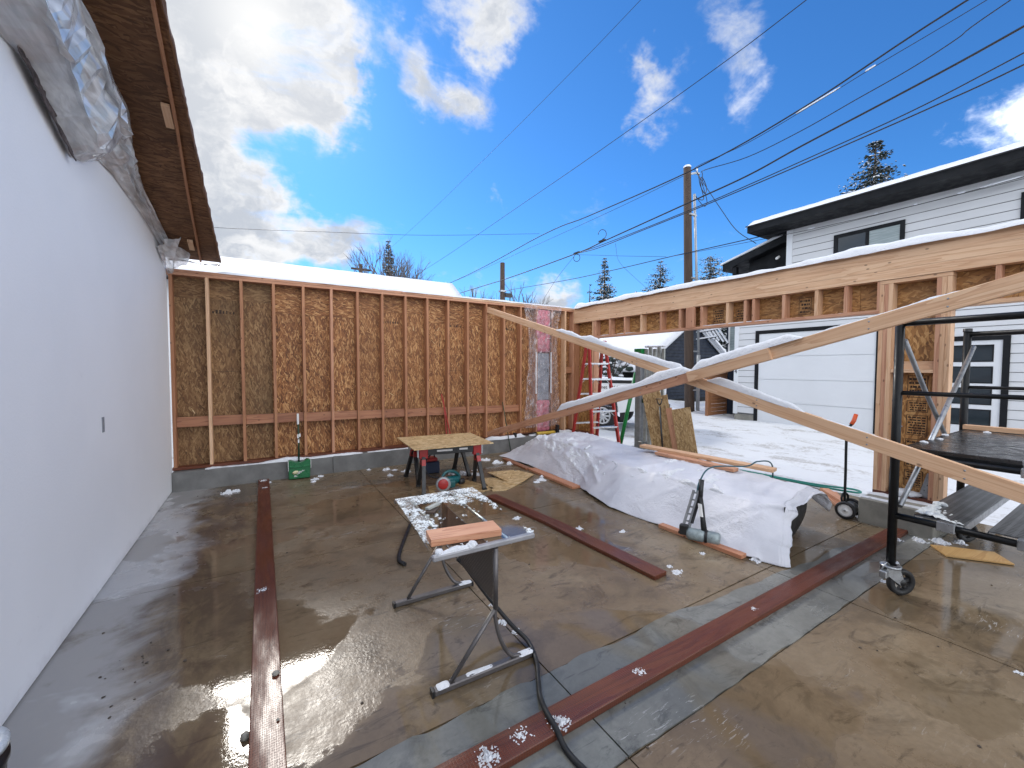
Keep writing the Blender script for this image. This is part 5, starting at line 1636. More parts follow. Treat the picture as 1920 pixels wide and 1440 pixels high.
# ============================================================ glass desk
dk = thing('glass_desk', 'glass topped desk with grey tube frame dusted with snow', 'desk', (1.07, 2.45, 0))
TL, TR, RN, LN = Vector((.81, 2.98, .74)), Vector((1.385, 2.93, .74)), Vector((1.34, 1.965, .74)), Vector((.735, 1.98, .74))
DX, DY = (RN - LN), (TL - LN)
def dp(u, v, z=0.0): return LN + (RN - LN) * u + ((TL - LN) * (1 - u) + (TR - RN) * u) * v + Vector((0, 0, z))
MB().prism([(p_.x, p_.y) for p_ in (LN, RN, TR, TL)], (0, 0, .738), (1, 0, 0), (0, 1, 0), (0, 0, 1), .006).build('glass_top', M['desk_glass'], dk)
MB().beam(dp(-.01, 0, -.008), dp(1.02, 0, -.008), .035, .03).build('front_rail', M['desk_rail'], dk, bevel=.006)
MB().beam(dp(0, 1, -.008), dp(1, 1, -.008), .03, .026).build('rear_rail', M['desk_metal'], dk, bevel=.005)
for u in (.22, .77):
    MB().tube([dp(u, .0, -.02), dp(u, 1, -.02)], .011, 8).build('support_tube', M['aluminium'], dk)
for v in (0.0, 1.0):
    pl, pr = dp(0, v), dp(1, v)
    c = pl.lerp(pr, .60)
    z0 = .02
    fl, fr2 = Vector((.733 + .046 * v, 1.985 + .90 * v, 0)), Vector((1.341 + .035 * v, 1.968 + .90 * v, 0))
    lg = MB().tube([c + Vector((0, 0, -.03)), Vector((c.x, c.y, .36))], .0155, 10)
    lg.build('upright', M['desk_metal'], dk)
    MB().tube([Vector((c.x, c.y, .365)), fl.lerp(fr2, .16) + Vector((0, 0, .035))], .0125, 8).build('leg', M['desk_metal'], dk)
    e = fl.lerp(fr2, .87) + Vector((0, 0, .03))
    MB().tube(spline([Vector((c.x, c.y, .40)), Vector((c.x, c.y, .30)), Vector((c.x, c.y, .2)).lerp(e, .22), Vector((c.x, c.y, .1)).lerp(e, .6), e], 6), .0125, 8).build('leg', M['desk_metal'], dk)
    ft = MB().beam(fl + Vector((0, 0, .018)), fr2 + Vector((0, 0, .018)), .042, .034).build('foot_rail', M['desk_metal'], dk, bevel=.006)
    for q, s in ((fl, -1), (fr2, 1)):
        dd = (fr2 - fl).normalized()
        MB().obox(q + dd * (s * .006) + Vector((0, 0, .018)), [dd, dd.cross(Vector((0, 0, 1))), Vector((0, 0, 1))], [.006, .0215, .0175]).build('end_cap', M['black_plastic'], ft)
a, b = dp(.60, .02), dp(.60, .98)
MB().obox((a + b) / 2 + Vector((0, 0, -.20)), [(b - a).normalized(), Vector((1, 0, 0)), Vector((0, 0, 1))], [(b - a).length / 2 - .015, .002, .155]).build('mesh_panel', M['perforated'], dk)
# snow and slush on the desk top
def desk_snow(u, v):
    n_ = fbm(u * 3.2, v * 4.6, 2, 5)
    n2 = fbm(u * 13, v * 17, 5, 4)
    edge = max(0, .24 - u) * 1.9 * (v > .1) * min(1, v * 1.4) + max(0, v - .80) * 3.2 + max(0, .02 - v) * 0
    edge += max(0, (u + v * .5) - 1.22) * 1.2
    bare = .8 * math.exp(-((u - .44) / .16) ** 2 - ((v - .62) / .13) ** 2) + .9 * math.exp(-((u - .55) / .30) ** 2 - ((v - .13) / .10) ** 2) + .6 * math.exp(-((u - .85) / .12) ** 2 - ((v - .35) / .3) ** 2) + .25 * math.exp(-((u - .55) / .4) ** 2 - ((v - .30) / .12) ** 2)
    n3 = fbm(u * 34, v * 48, 8, 3)
    h = n_ * .55 + n2 * .45 + n3 * .22 + edge * 1.15 + .06 - bare
    return min(.012, (h - .14) * .03 + .001) if h > .14 else -1
mb = snow_patch(MB(), LN + Vector((0, 0, .0065)), (RN - LN).normalized(), (TL - LN).normalized(), .62, .985, .005, desk_snow)
mb.build('snow', M['frost'], dk, kind='stuff')
mb = MB()
snow_ridge(mb, dp(.02, .004, .006), dp(.40, .004, .006), .034, .036, 51, .012, .05, .004)
mb.blob(dp(.37, .010, .014), .026, 3, .9)
mb.blob(dp(.34, .008, .01), .022, 9, .8)
mb.blob(dp(.06, .012, .012), .024, 5, .8)
snow_ridge(mb, Vector((.75, 1.985, .036)), Vector((.82, 1.984, .036)), .05, .02, 53, .01)
snow_ridge(mb, Vector((1.25, 1.97, .036)), Vector((1.345, 1.968, .036)), .05, .02, 54, .01)
snow_ridge(mb, Vector((.92, 1.98, .036)), Vector((1.08, 1.975, .036)), .03, .008, 55, .01, .4)
snow_ridge(mb, Vector((1.27, 2.872, .036)), Vector((1.375, 2.868, .036)), .05, .025, 56, .01)
mb.build('snow', M['snow'], dk, kind='stuff')
o = MB().obox(Vector((.975, 2.125, .766)), [Vector((.985, -.155, 0)).normalized(), Vector((.155, .985, 0)).normalized(), Vector((0, 0, 1))], [.205, .075, .0195]).build('wood_block', M['fir_orange'], bevel=.002)
tag(o, 'short orange timber offcut lying at the near edge of the glass desk', 'timber offcut')
for i, (u, v, a, l, dz_, lb) in enumerate(((.30, .63, .9, .10, 0, 'grey scrap of wood flat on the glass desk'), (.33, .67, .55, .125, .016, 'lighter grooved scrap stacked across the grey one on the desk'))):
    ca = Vector((cos(a), sin(a), 0))
    o = MB().obox(dp(u, v, .016 + dz_), [ca, Vector((-ca.y, ca.x, 0)), Vector((0, 0, 1))], [l / 2, .03 - .014 * i, .007]).build('wood_scrap', M['pole_wood' if i == 0 else 'plank_wood_grey'])
    tag(o, lb, 'wood scrap', 'wood scraps on the glass desk')
t_ = thing('power_cord', 'thick black cord running from under the desk across the red brown timber', 'cord', (1.4, 1.6, 0))
MB().tube(spline([(1.125, 2.56, .40), (1.16, 2.50, .36), (1.24, 2.38, .22), (1.335, 2.20, .07), (1.37, 2.05, .03), (1.33, 1.90, .016), (1.26, 1.78, .016), (1.20, 1.68, .018), (1.165, 1.60, .035), (1.14, 1.53, .054), (1.13, 1.45, .050), (1.125, 1.38, .018), (1.13, 1.28, .016), (1.16, 1.15, .016), (1.2, .95, .016), (1.25, .6, .016)], 8), .0135, 8).build('cable', M['black_rubber'], t_)

# ============================================================ red brown timbers
def plank_thing(label, p0, p1, w, h, mat, name='treated_timber', cat='timber', group='red brown timbers on the floor', bits=()):
    o = MB().beam(p0, p1, w, h).build(name, mat, None, bevel=.004)
    return tag(o, label, cat, group)
plank_thing('red brown timber lying on the slab parallel to the white wall', (-.0135, 7.12, .0205), (-.0135, .4, .0205), .14, .038, M['treated'])
plank_thing('red brown timber lying across the slab in the right foreground', (-.4, 1.515, .0225), (5.69, 1.49, .0225), .14, .038, M['treated'])
tag(MB().beam((2.552, 4.70, .0205), (2.68, 3.56, .0205), .14, .038).beam((2.68, 3.562, .0205), (2.75, 2.16, .0205), .155, .038).build('treated_timber', M['treated'], bevel=.004), 'shorter red brown timber lying between the desk and the tarp', 'timber', 'red brown timbers on the floor')

# ============================================================ tarp over a lumber pile
def tarp_prof(y):
    f = (y - 1.72) / (6.92 - 1.72)               # 0 near, 1 far
    h = .46 + .04 * sin(f * 5) + .10 * math.exp(-((f - .72) / .13) ** 2)
    if f > .84:
        h *= max(.06, 1 - (f - .84) / .16 * .95)
    xl = interp([(1.5, 3.82), (1.74, 3.80), (2.0, 3.715), (2.8, 3.67), (3.6, 3.60), (4.1, 3.72), (4.5, 3.88), (5.7, 3.94), (6.3, 3.93), (7.2, 3.90)], y)[0]
    xr = 4.98 - .25 * max(0, f - .85) / .15
    return h, xl, xr
def tarp_fn(u, v):
    y = 1.74 + .34 * v + u * (5.16 - .34 * v)
    h, xl, xr = tarp_prof(y)
    P_ = [(0, .004), (.07, .13), (.155, .27), (.25, .40), (.33, .465), (.60, .495), (.84, .505), (.93, .47), (.97, .26), (1.0, .03)]
    k = v * (len(P_) - 1)
    i = min(int(k), len(P_) - 2)
    q = k - i
    def cr(c):
        a, b, c2, d = P_[max(i - 1, 0)][c], P_[i][c], P_[i + 1][c], P_[min(i + 2, len(P_) - 1)][c]
        return .5 * (2 * b + (c2 - a) * q * .9 + (2 * a - 5 * b + 4 * c2 - d) * q * q + (3 * b - a - 3 * c2 + d) * q ** 3) + .05 * (c2 - a) * q * (1 - q) * 0
    fx, fz = cr(0), cr(1)
    z = fz / .5 * h
    x = xl + (xr - xl) * fx
    lift = .03 + .07 * fbm(y * 1.4, 3, 1, 3) if v < .12 else 0
    # broad slack areas, then long taut folds pulled between the weights
    w1 = 1 - abs(fbm(y * 1.1 + x * .9, x * 1.2, 2, 3)) * 2.2
    w2 = 1 - abs(fbm(y * 3.6 - x * 2.5 + z * 3, x * 2.0 + z * 2.5, 9, 4)) * 2
    busy = max(0, min(1, .35 + 1.6 * fbm(y * .8, v * 1.6, 21, 2) + .6 * (u > .5) * (u - .5)))
    fold = 0
    for (ua, va, ub, vb, am, wd) in TARP_FOLDS:
        dx_, dy_ = (ub - ua) * 5.1, (vb - va) * 1.6
        L2 = dx_ * dx_ + dy_ * dy_
        px_, py_ = (u - ua) * 5.1, (v - va) * 1.6
        tt = max(0, min(1, (px_ * dx_ + py_ * dy_) / L2))
        dd = math.hypot(px_ - dx_ * tt, py_ - dy_ * tt)
        fold += am * math.exp(-dd / wd) * (1 - .6 * tt)
    fade = min(1, z / .12 + .15)
    dz_ = (.016 * w1 + .020 * w2 * busy + .007 * fbm(x * 16, y * 12, z * 9, 3) * busy + fold) * fade
    z += dz_ * (.5 + .5 * min(1, fx * 4)) + max(0, lift) * (1 - v / .12) * .5 * (u > .03)
    x -= (.012 * w1 + .016 * w2 * busy + fold * .8) * fade * max(0, 1 - fx * 3.0)
    return (x, y + .02 * fbm(x * 4, z * 6, 4, 3) * (1 if 0 < u < 1 else 2.2), max(.004, z))
TARP_FOLDS = [(.00, .42, .16, .12, .030, .030), (.03, .30, .13, .06, .026, .022), (.05, .62, .22, .38, .018, .03), (.17, .40, .30, .10, .016, .025), (.30, .50, .42, .18, .022, .035),
              (.44, .16, .60, .40, .030, .035), (.50, .10, .68, .30, .026, .03), (.56, .48, .80, .36, .026, .04), (.62, .12, .78, .30, .022, .025), (.72, .60, .95, .30, .034, .045), (.80, .44, .97, .14, .03, .035), (.36, .66, .55, .58, .014, .03), (.22, .74, .40, .52, .014, .03), (.86, .20, .98, .05, .02, .03)]
tpth = thing('tarp', 'crumpled white tarp draped over a long lumber pile', 'tarp', (4.3, 4.3, 0))
MB().grid(tarp_fn, 240, 66).build('cover', M['tarp'], tpth, solid=.002)
# the near end: open flap hanging off the far corner and a dropped corner in front
def flap(u, v):
    p0 = Vector(tarp_fn(0, .37 + .46 * u))
    d = Vector((.07 + .13 * u, -.05 - .07 * u, -.01 - .15 * u ** 2))
    q = p0 + d * v
    return q + Vector((0, 0, (.018 * sin(u * 9 + v * 3) + .015 * fbm(u * 5, v * 5, 3, 3)) * v))
MB().grid(flap, 30, 14).build('end_flap', M['tarp'], tpth, solid=.002)
def corner(u, v):
    # front corner of the sheet dropping from the ridge to the slab
    a = Vector(tarp_fn(0, .40 * v))
    q = a + Vector((.045 + .02 * v, -.05, 0)) * u + Vector((0, 0, -.025 * u * v))
    q += Vector((.010 * sin(u * 8 + v * 5), .006 * sin(v * 11), 0)) * u
    q.z = max(.006, q.z)
    return q
MB().grid(corner, 14, 40).build('corner_drape', M['tarp'], tpth, solid=.002)
# lumber under the tarp, ends showing dark
pile = thing('lumber_pile', 'dark stack of lumber ends hidden under the near end of the tarp', 'lumber pile', (4.4, 4.3, 0))
random.seed(11)
for j in range(4):
    for i in range(6):
        x = 4.08 + i * .135
        if (j == 3 and i in (0, 5)):
            continue
        ye = 1.86 + random.uniform(0, .06) + .12 + .36 * (x - 4.08)
        MB().box(x, x + .128, ye, 3.3, .05 + j * .098, .05 + j * .098 + .09, 1).build('lumber', M['fir_wet'], pile)
for y in (2.3, 3.1):
    MB().box(4.0, 4.92, y, y + .09, .002, .048, 0).build('bearer', M['fir_wet'], pile)
t_ = thing('black_sheet', 'black membrane standing in for the dark opening at the near end of the tarp', 'filler', (4.7, 1.75, .2))
def blk(u, v):
    wd = .56 * (1 - .75 * v ** 2.2)
    return Vector((4.06 + wd * u + .05 * v, 1.855 + .05 * u - .02 * sin(pi * v) * sin(pi * u), .445 - .05 * u - .39 * v * (1 - .12 * u)))
MB().grid(blk, 18, 14).build('filler', M['black_rubber'], t_, solid=.003)  # black sheet put in for the dark opening under the tarp end
# snow lying in the folds of the tarp
def tarp_z(x, y):
    h, xl, xr = tarp_prof(y)
    return tarp_fn((y - 1.74) / 5.16, .42)
mb = MB()
def on_tarp(u, v, k):
    return Vector(tarp_fn(u, v)) + Vector((-.2 * k, 0, k))
for (u0, u1, v0, v1, thr, sd_) in ((.56, .93, .24, .52, .02, 3), (.40, .62, .16, .40, .16, 7), (.10, .34, .30, .62, .22, 9)):
    nu, nv = 130, 60
    H = [[fbm((u0 + (u1 - u0) * i / nu) * 26, (v0 + (v1 - v0) * j / nv) * 9, sd_, 5) - thr - .55 * max(0, abs(j / nv - .5) * 2 - .5) - .55 * max(0, abs(i / nu - .5) * 2 - .6) for j in range(nv + 1)] for i in range(nu + 1)]
    mb.grid(lambda u, v: on_tarp(u0 + (u1 - u0) * u, v0 + (v1 - v0) * v, .003 + min(.022, max(-.012, H[int(round(u * nu))][int(round(v * nv))] * .06))), nu, nv, True,
            lambda u, v: max(H[int(u * nu)][int(v * nv)], H[int(u * nu) + 1][int(v * nv) + 1]) > -.01)
tag(mb.build('tarp_snow', M['snow'], kind='stuff'), 'patches of snow caught in the folds of the white tarp', 'snow')

# lumber weighing the tarp down
tag(MB().beam((4.66, 4.02, .60), (4.93, 2.36, .565), .14, .038).build('loose_board', M['fir'], bevel=.003), 'upper of two boards lying along the top of the tarp', 'board', 'boards on the tarp')
tag(MB().beam((4.62, 3.72, .555), (4.68, 2.66, .535), .12, .038).build('loose_board', M['fir_pink'], bevel=.003), 'lower of two boards lying along the top of the tarp', 'board', 'boards on the tarp')
tag(MB().beam((3.84, 6.55, .017), (3.79, 5.66, .017), .10, .03).build('edge_board', M['fir_wet'], bevel=.003), 'far thin board holding the left edge of the tarp', 'board', 'boards along the tarp edge')
tag(MB().beam((3.83, 5.62, .021), (3.775, 4.42, .021), .14, .038).build('edge_board', M['fir_orange'], bevel=.003), 'orange board at the left edge of the tarp near the offcuts', 'board', 'boards along the tarp edge')
tag(MB().beam((3.655, 2.88, .021), (3.68, 2.00, .021), .09, .038).build('edge_board', M['fir_orange'], bevel=.003), 'orange board at the tarp edge beneath the nail gun', 'board', 'boards along the tarp edge')

# ============================================================ nail gun and air hose
ng = thing('nail_gun', 'grey and black framing nail gun standing against the tarp', 'nail gun', (3.72, 2.45, 0))
hd = Vector((.42, -.9, .0)).normalized()         # body axis, to the right in view
c0 = Vector((3.60, 2.50, .075))
MB().lathe([(0, -.02), (.045, -.02), (.058, .0), (.060, .13), (.052, .14), (.052, .15), (.062, .155), (.062, .26), (.05, .275), (0, .28)], c0, hd, 18).build('body', M['nailer_body'], ng)
MB().lathe([(.063, .145), (.064, .15), (.064, .165), (.063, .17)], c0, hd, 18).build('band', M['black_rubber'], ng)
mag0, mag1 = c0 - hd * .06 + Vector((0, 0, .0)), c0 + hd * .12 + Vector((.17, .10, .36))
mg = MB()
up1 = Vector((0, .25, .97))
e1, e2 = c0 - hd * .075 + Vector((0, 0, -.01)), c0 + hd * .02 + Vector((.13, .07, .40))
mg.beam(e1, e2, .02, .018)
f1, f2 = e1 + hd * .055 + Vector((.0, 0, .0)), e2 + hd * .05
mg.beam(f1, f2, .022, .026)
for k in range(6):
    mg.beam(e1.lerp(e2, .12 + k * .165), f1.lerp(f2, .12 + k * .165), .016, .014)
mg.build('magazine', M['grey_steel'], ng)
MB().beam(f1.lerp(f2, .25) + hd * .01, f1.lerp(f2, .95) + hd * .012, .03, .03).build('nail_channel', M['black_plastic'], ng)
h0 = c0 + hd * .13 + Vector((.01, .0, .05))
h1 = h0 + Vector((.10, .08, .30)) - hd * .03
MB().tube([h0, h0.lerp(h1, .35), h0.lerp(h1, .7), h1], [.028, .024, .026, .022], 10).build('handle', M['black_rubber'], ng)
MB().tube([h1, h1 + (h1 - h0).normalized() * .17 + hd * .03], .026, 10).build('rear_grip', M['black_plastic'], ng)
MB().obox(h0.lerp(h1, .62) + Vector((-.035, -.01, 0)), [(h1 - h0).normalized(), Vector((1, 0, 0)), Vector((0, 1, 0))], [.06, .006, .018]).build('belt_hook', M['white_plastic'], ng)
MB().tube([c0 - hd * .02, c0 - hd * .10 + Vector((0, 0, -.01))], [.03, .014], 8).build('nose', M['black_steel'], ng)
MB().obox(c0 - hd * .05 + Vector((0, 0, .03)), [hd, hd.cross(Vector((0, 0, 1))), Vector((0, 0, 1))], [.04, .03, .05]).build('nose_housing', M['black_plastic'], ng, bevel=.008)
t_ = thing('air_hose', 'thin teal air hose arching from the nail gun over the tarp', 'hose', (4.0, 2.7, .4))
g0 = h1 + (h1 - h0).normalized() * .02 - hd * .03
MB().tube(spline([g0, g0 + Vector((.05, .0, .13)), g0 + Vector((.22, -.02, .25)), Vector((4.45, 2.42, .66)), Vector((4.72, 2.44, .675)), Vector((4.98, 2.42, .62)), Vector((5.2, 2.5, .3)), Vector((5.6, 2.6, .05)), Vector((6.4, 2.75, .02))], 8), .008, 6).build('hose', M['hose_blue'], t_)
t_ = thing('garden_hose', 'green hose lying along the edge of the slab by the snow', 'hose', (6.8, 2.7, 0))
MB().tube(spline([(6.7, 4.0, .03), (6.78, 3.4, .03), (6.82, 2.9, .03), (6.9, 2.6, .03), (7.02, 2.35, .03), (6.98, 2.24, .03), (6.88, 2.25, .03), (6.8, 2.5, .03), (6.72, 2.9, .035), (6.7, 3.5, .035), (6.62, 4.3, .03)], 8), .014, 6).build('hose', M['hose_teal'], t_)

# ============================================================ green drop spreader by the curb
sp_ = thing('seed_spreader', 'green drop spreader with a thin upright handle standing at the far curb', 'spreader', (.46, 7.0, 0))
MB().prism([(.31, .015), (.60, .015), (.61, .28), (.57, .30), (.51, .265), (.47, .255), (.42, .265), (.35, .295), (.31, .29)], (0, 6.99, 0), (1, 0, 0), (0, 0, 1), (0, 1, 0), .12).build('hopper', M['green_plastic'], sp_, bevel=.005)
MB().box(.312, .612, 6.978, 6.989, .185, .215, 0).build('front_ridge', M['green_plastic'], sp_, bevel=.003)
MB().box(.303, .309, 6.985, 7.0, .14, .29).box(.612, .618, 6.985, 7.0, .16, .29).build('white_edge', M['white_plastic'], sp_)
MB().tube([(.455, 7.08, .26), (.462, 7.12, .55), (.458, 7.13, .88)], .013, 8).build('handle', M['dark_green'], sp_)
MB().box(.440, .470, 7.105, 7.14, .83, 1.0).build('grip', M['white_plastic'], sp_, bevel=.006)
MB().box(.44, .46, 7.09, 7.11, .62, .68).box(.466, .486, 7.09, 7.11, .64, .69).box(.448, .468, 7.085, 7.105, .55, .60).build('lever', M['white_plastic'], sp_)
lg = MB().lathe([(0, 0), (.042, 0), (.042, .002), (0, .002)], (0, 0, 0), (0, -1, 0), 20)
for i in range(len(lg.v)):
    lg.v[i] = Vector((.40 + lg.v[i].x * 1.0, 6.984 + lg.v[i].y, .115 + lg.v[i].z * .62 + lg.v[i].x * .18))
lg.build('oval_emblem', M['cream_print'], sp_)
mb = MB()
for (x0, z0, x1, z1, wd) in ((.44, .105, .46, .13, .008), (.455, .10, .475, .132, .007), (.475, .105, .50, .14, .008), (.50, .125, .525, .138, .006), (.42, .088, .455, .094, .008), (.385, .07, .41, .056, .010), (.38, .052, .425, .056, .008), (.385, .118, .42, .124, .006)):
    mb.beam((x0, 6.9835, z0), (x1, 6.9835, z1), wd, .0015, (0, 1, 0))
mb.build('script_lettering', M['white_plastic'], sp_)

# rods leaning on the far wall
tag(MB().beam((3.04, 7.15, .30), (2.86, 7.222, 1.22), .02, .02).build('red_rod', M['red_fibreglass']), 'thin red rod leaning on the studs behind the sawhorse table', 'rod', 'rods leaning on the far wall')
tag(MB().beam((2.93, 7.12, .30), (2.90, 7.222, 1.10), .012, .012).build('red_rod', M['red_fibreglass']), 'shorter red rod beside the leaning red rod', 'rod', 'rods leaning on the far wall')
tag(MB().tube([(4.28, 7.05, .02), (4.18, 7.215, 1.02)], .008, 6).build('green_rod', M['dark_green']), 'thin green rod leaning on the wall beside the brace foot', 'rod', 'rods leaning on the far wall')
t_ = thing('bar_clamp', 'black bar clamp with a yellow grip lying on the far curb', 'clamp', (4.9, 7.1, .28))
MB().beam((4.40, 7.17, .30), (5.52, 7.10, .37), .03, .02).build('bar', M['black_steel'], t_)
MB().box(5.48, 5.53, 7.06, 7.14, .29, .47).box(4.42, 4.46, 7.11, 7.19, .28, .37).build('jaw', M['black_plastic'], t_)
MB().lathe([(.028, 0), (.04, .02), (.036, .3), (.042, .42), (.03, .46), (0, .46)], (4.93, 7.06, .325), (1, -.05, .0), 12).build('grip', M['yellow_tool'], t_)

# ============================================================ scaffold
sc = thing('scaffold', 'black rolling scaffold frame with steel decks at the right edge', 'scaffold', (4.05, 1.1, 0))
SX0, SX1, SYA, SYB = 4.05, 5.88, 1.10, -.40
for x in (SX0, SX1):
    for y in (SYA, SYB):
        MB().tube([(x, y, .235), (x, y, 2.08)], .0285, 12).build('post', M['black_steel'], sc)
        if x == SX1:
            MB().lathe([(.033, 0), (.033, .03), (0, .034)], (x, y, 2.08), (0, 0, 1), 10).build('post_cap', M['black_plastic'], sc)
    for z, r in ((2.055, .024), (1.54, .016), (.615, .024)):
        MB().tube([(x, SYA, z), (x, SYB, z)], r, 10).build('rail', M['black_steel'], sc)
    MB().tube([(x, SYA, 1.075), (x, SYB, 1.075)], .02, 10).build('rail', M['black_steel'], sc)
# X brace on the far side
MB().tube([(SX0 + .03, SYA - .02, 1.93), (4.62, SYA - .01, 1.55), (5.58, SYA - .0, .92), (SX1 - .03, SYA - .02, .72)], .0165, 10).build('cross_brace', M['grey_steel'], sc)
MB().tube([(SX0 + .01, SYA - .035, .69), (4.9, SYA - .05, 1.285), (SX1 - .03, SYA - .05, 1.93)], .0175, 10).build('cross_brace', M['galvanised'], sc)
mb = MB()
for x, z in ((SX0, 1.93), (SX0, 1.28), (SX1, 1.93), (SX1, .72), (SX0, .70)):
    mb.tube([(x, SYA, z), (x + .11, SYA, z)], .006, 6)
mb.build('lock_pin', M['galvanised'], sc)
# upper deck
dkk = MB().box(SX0 + .05, SX1 - .02, .50, 1.06, 1.105, 1.135).build('deck', M['platform_black'], sc, bevel=.004)
MB().box(SX0 + .05, SX1 - .02, .485, .505, 1.04, 1.137, 0).build('deck_side', M['grey_steel'], sc)
MB().box(SX0 + .05, SX1 - .02, 1.055, 1.07, 1.06, 1.137, 0).build('deck_side', M['black_steel'], sc)
MB().box(SX0 + .04, SX0 + .06, .50, 1.06, 1.06, 1.11).build('deck_side', M['black_steel'], sc)
MB().box(SX0 - .03, SX0 + .07, .455, .50, 1.04, 1.10).build('deck_hook', M['galvanised'], sc, bevel=.004)
MB().box(5.75, 5.84, .2, 1.08, 1.14, 1.18, 1).build('toe_board', M['fir'], sc)
# lower perforated decks
for y0, y1, x0 in ((.74, .99, SX0 + .03), (.38, .63, SX0 + .03)):
    pk_ = MB().box(x0, SX1, y0, y1, .640, .646, 0).build('plank', M['plank_steel'], sc)
    for y in (y0, y1):
        MB().box(x0 + .01, SX1, y - .003, y + .003, .585, .6385, 0).build('plank_edge', M['galvanised'], pk_)
    MB().box(SX0 - .035, SX0 + .02, y0 + .03, y0 + .12, .585, .652).build('plank_hook', M['galvanised'], pk_, bevel=.004)
def dks(u, v):
    return fbm(u * 5, v * 4, 3, 5) * .5 + .25 * fbm(u * 25, v * 16, 3, 3) + .42 - u * 1.1 + (v - .6) * 1.3
mb = snow_patch(MB(), (SX0 + .04, .72, .647), (1, 0, 0), (0, 1, 0), .45, .27, .006, lambda u, v: min(.02, dks(u, v) * .03) if dks(u, v) > 0 else -1)
for k in range(16):
    mb.blob((4.12 + random.random() * .45, .93 + random.random() * .05, .655), .012 + random.random() * .02, k, .6, 1)
mb.build('snow', M['snow_thin'], sc, kind='stuff')
mb = MB()
for x, y, z in ((4.75, 1.02, 1.14), (5.1, 1.06, 1.14), (5.62, .9, 1.14), (4.45, 1.04, 1.14)):
    mb.blob((x, y, z), .03, int(x * 10), .4, 1)
mb.build('snow', M['snow'], sc, kind='stuff')
# caster under each post
def caster(x, y, first):
    ct = MB().lathe([(.04, 0), (.062, .0), (.065, .012), (.05, .018), (.035, .02)], (x, y, .215), (0, 0, 1), 20).build('caster', M['galvanised'], sc)
    off = Vector((.105, -.02, 0)) * .4 + Vector((.02, -.035, 0))
    wc = Vector((x + off.x, y + off.y, .1015))
    an = Vector((-.5, -.86, 0)).normalized()
    for s in (-1, 1):
        pl_ = [(-.055, .0), (.05, .0), (.055, -.03), (.018, -.135), (-.018, -.135), (-.055, -.05)]
        dirw = Vector((an.y, -an.x, 0))
        if dirw.dot(off) < 0:
            dirw = -dirw
        MB().prism([(px + (off.length if pz < -.1 else 0) * 1.0, pz) for px, pz in pl_], Vector((x, y, .215)) + an * (s * .028 - .002), dirw, (0, 0, 1), an, .004).build('fork', M['galvanised'], ct)
    tyre = MB().lathe([(.062, -.02), (.092, -.023), (.10, -.014), (.10, .014), (.092, .023), (.062, .02), (.062, -.02)], wc, an, 30).build('tyre', M['black_rubber'], ct)
    hub = MB().lathe([(0, -.024), (.026, -.024), (.03, -.015), (.03, .015), (.026, .024), (0, .024)], wc, an, 16)
    dirw = Vector((an.y, -an.x, 0))
    for k in range(5):
        a = 2 * pi * k / 5 + .3
        hub.beam(wc + (dirw * cos(a) + Vector((0, 0, 1)) * sin(a)) * .02, wc + (dirw * cos(a) + Vector((0, 0, 1)) * sin(a)) * .066, .022, .024, an)
    hub.build('hub', M['black_plastic'], ct)
    MB().box(x - .115, x - .06, y - .01, y + .035, .15, .205).build('brake_pedal', M['galvanised'], ct, bevel=.006)
    MB().tube([(x - .09, y + .03, .2), (x - .06, y + .01, .26), (x - .03, y, .24)], .006, 6).build('brake_lever', M['galvanised'], ct)
for x in (SX0, SX1):
    for y in (SYA, SYB):
        caster(x, y, x == SX0 and y == SYA)

# ============================================================ magnetic sweeper with orange grip
ms = thing('magnetic_sweeper', 'wheeled sweeper with a black handle and orange grip beside the footing', 'sweeper', (5.76, 1.95, 0))
for c in (Vector((5.655, 1.945, .10)), Vector((5.865, 1.955, .10))):
    an = Vector((1, .04, 0)).normalized()
    wl = MB().lathe([(.072, -.018), (.092, -.02), (.10, -.01), (.10, .01), (.092, .02), (.072, .018), (.072, -.018)], c, an, 28).build('wheel', M['black_rubber'], ms)
    MB().lathe([(0, -.016), (.012, -.016), (.014, -.008), (.05, -.006), (.0715, -.012), (.0715, .012), (.05, .006), (0, .008)], c, an, 24).build('rim', M['white_plastic'], wl)
    MB().lathe([(0, -.022), (.011, -.022), (.012, -.01)], c, an, 12).build('axle_nut', M['grey_steel'], wl)
MB().lathe([(0, .0), (.065, .0), (.065, .155), (0, .155)], (5.685, 1.948, .105), (1, .04, 0), 20).build('drum', M['galvanised'], ms)
MB().tube(spline([(5.70, 1.99, .15), (5.70, 2.0, .23), (5.77, 2.0, .27), (5.84, 1.99, .23), (5.83, 1.99, .15)], 6), .012, 8).build('yoke', M['black_steel'], ms)
MB().tube(spline([(5.74, 1.985, .14), (5.755, 1.99, .5), (5.775, 2.0, .86), (5.80, 2.0, 1.0), (5.86, 1.985, 1.07)], 8), .014, 10).build('handle', M['black_steel'], ms)
MB().tube([(5.855, 1.987, 1.065), (5.89, 1.975, 1.11), (5.915, 1.965, 1.185)], [.02, .023, .021], 10).build('grip', M['orange_grip'], ms)

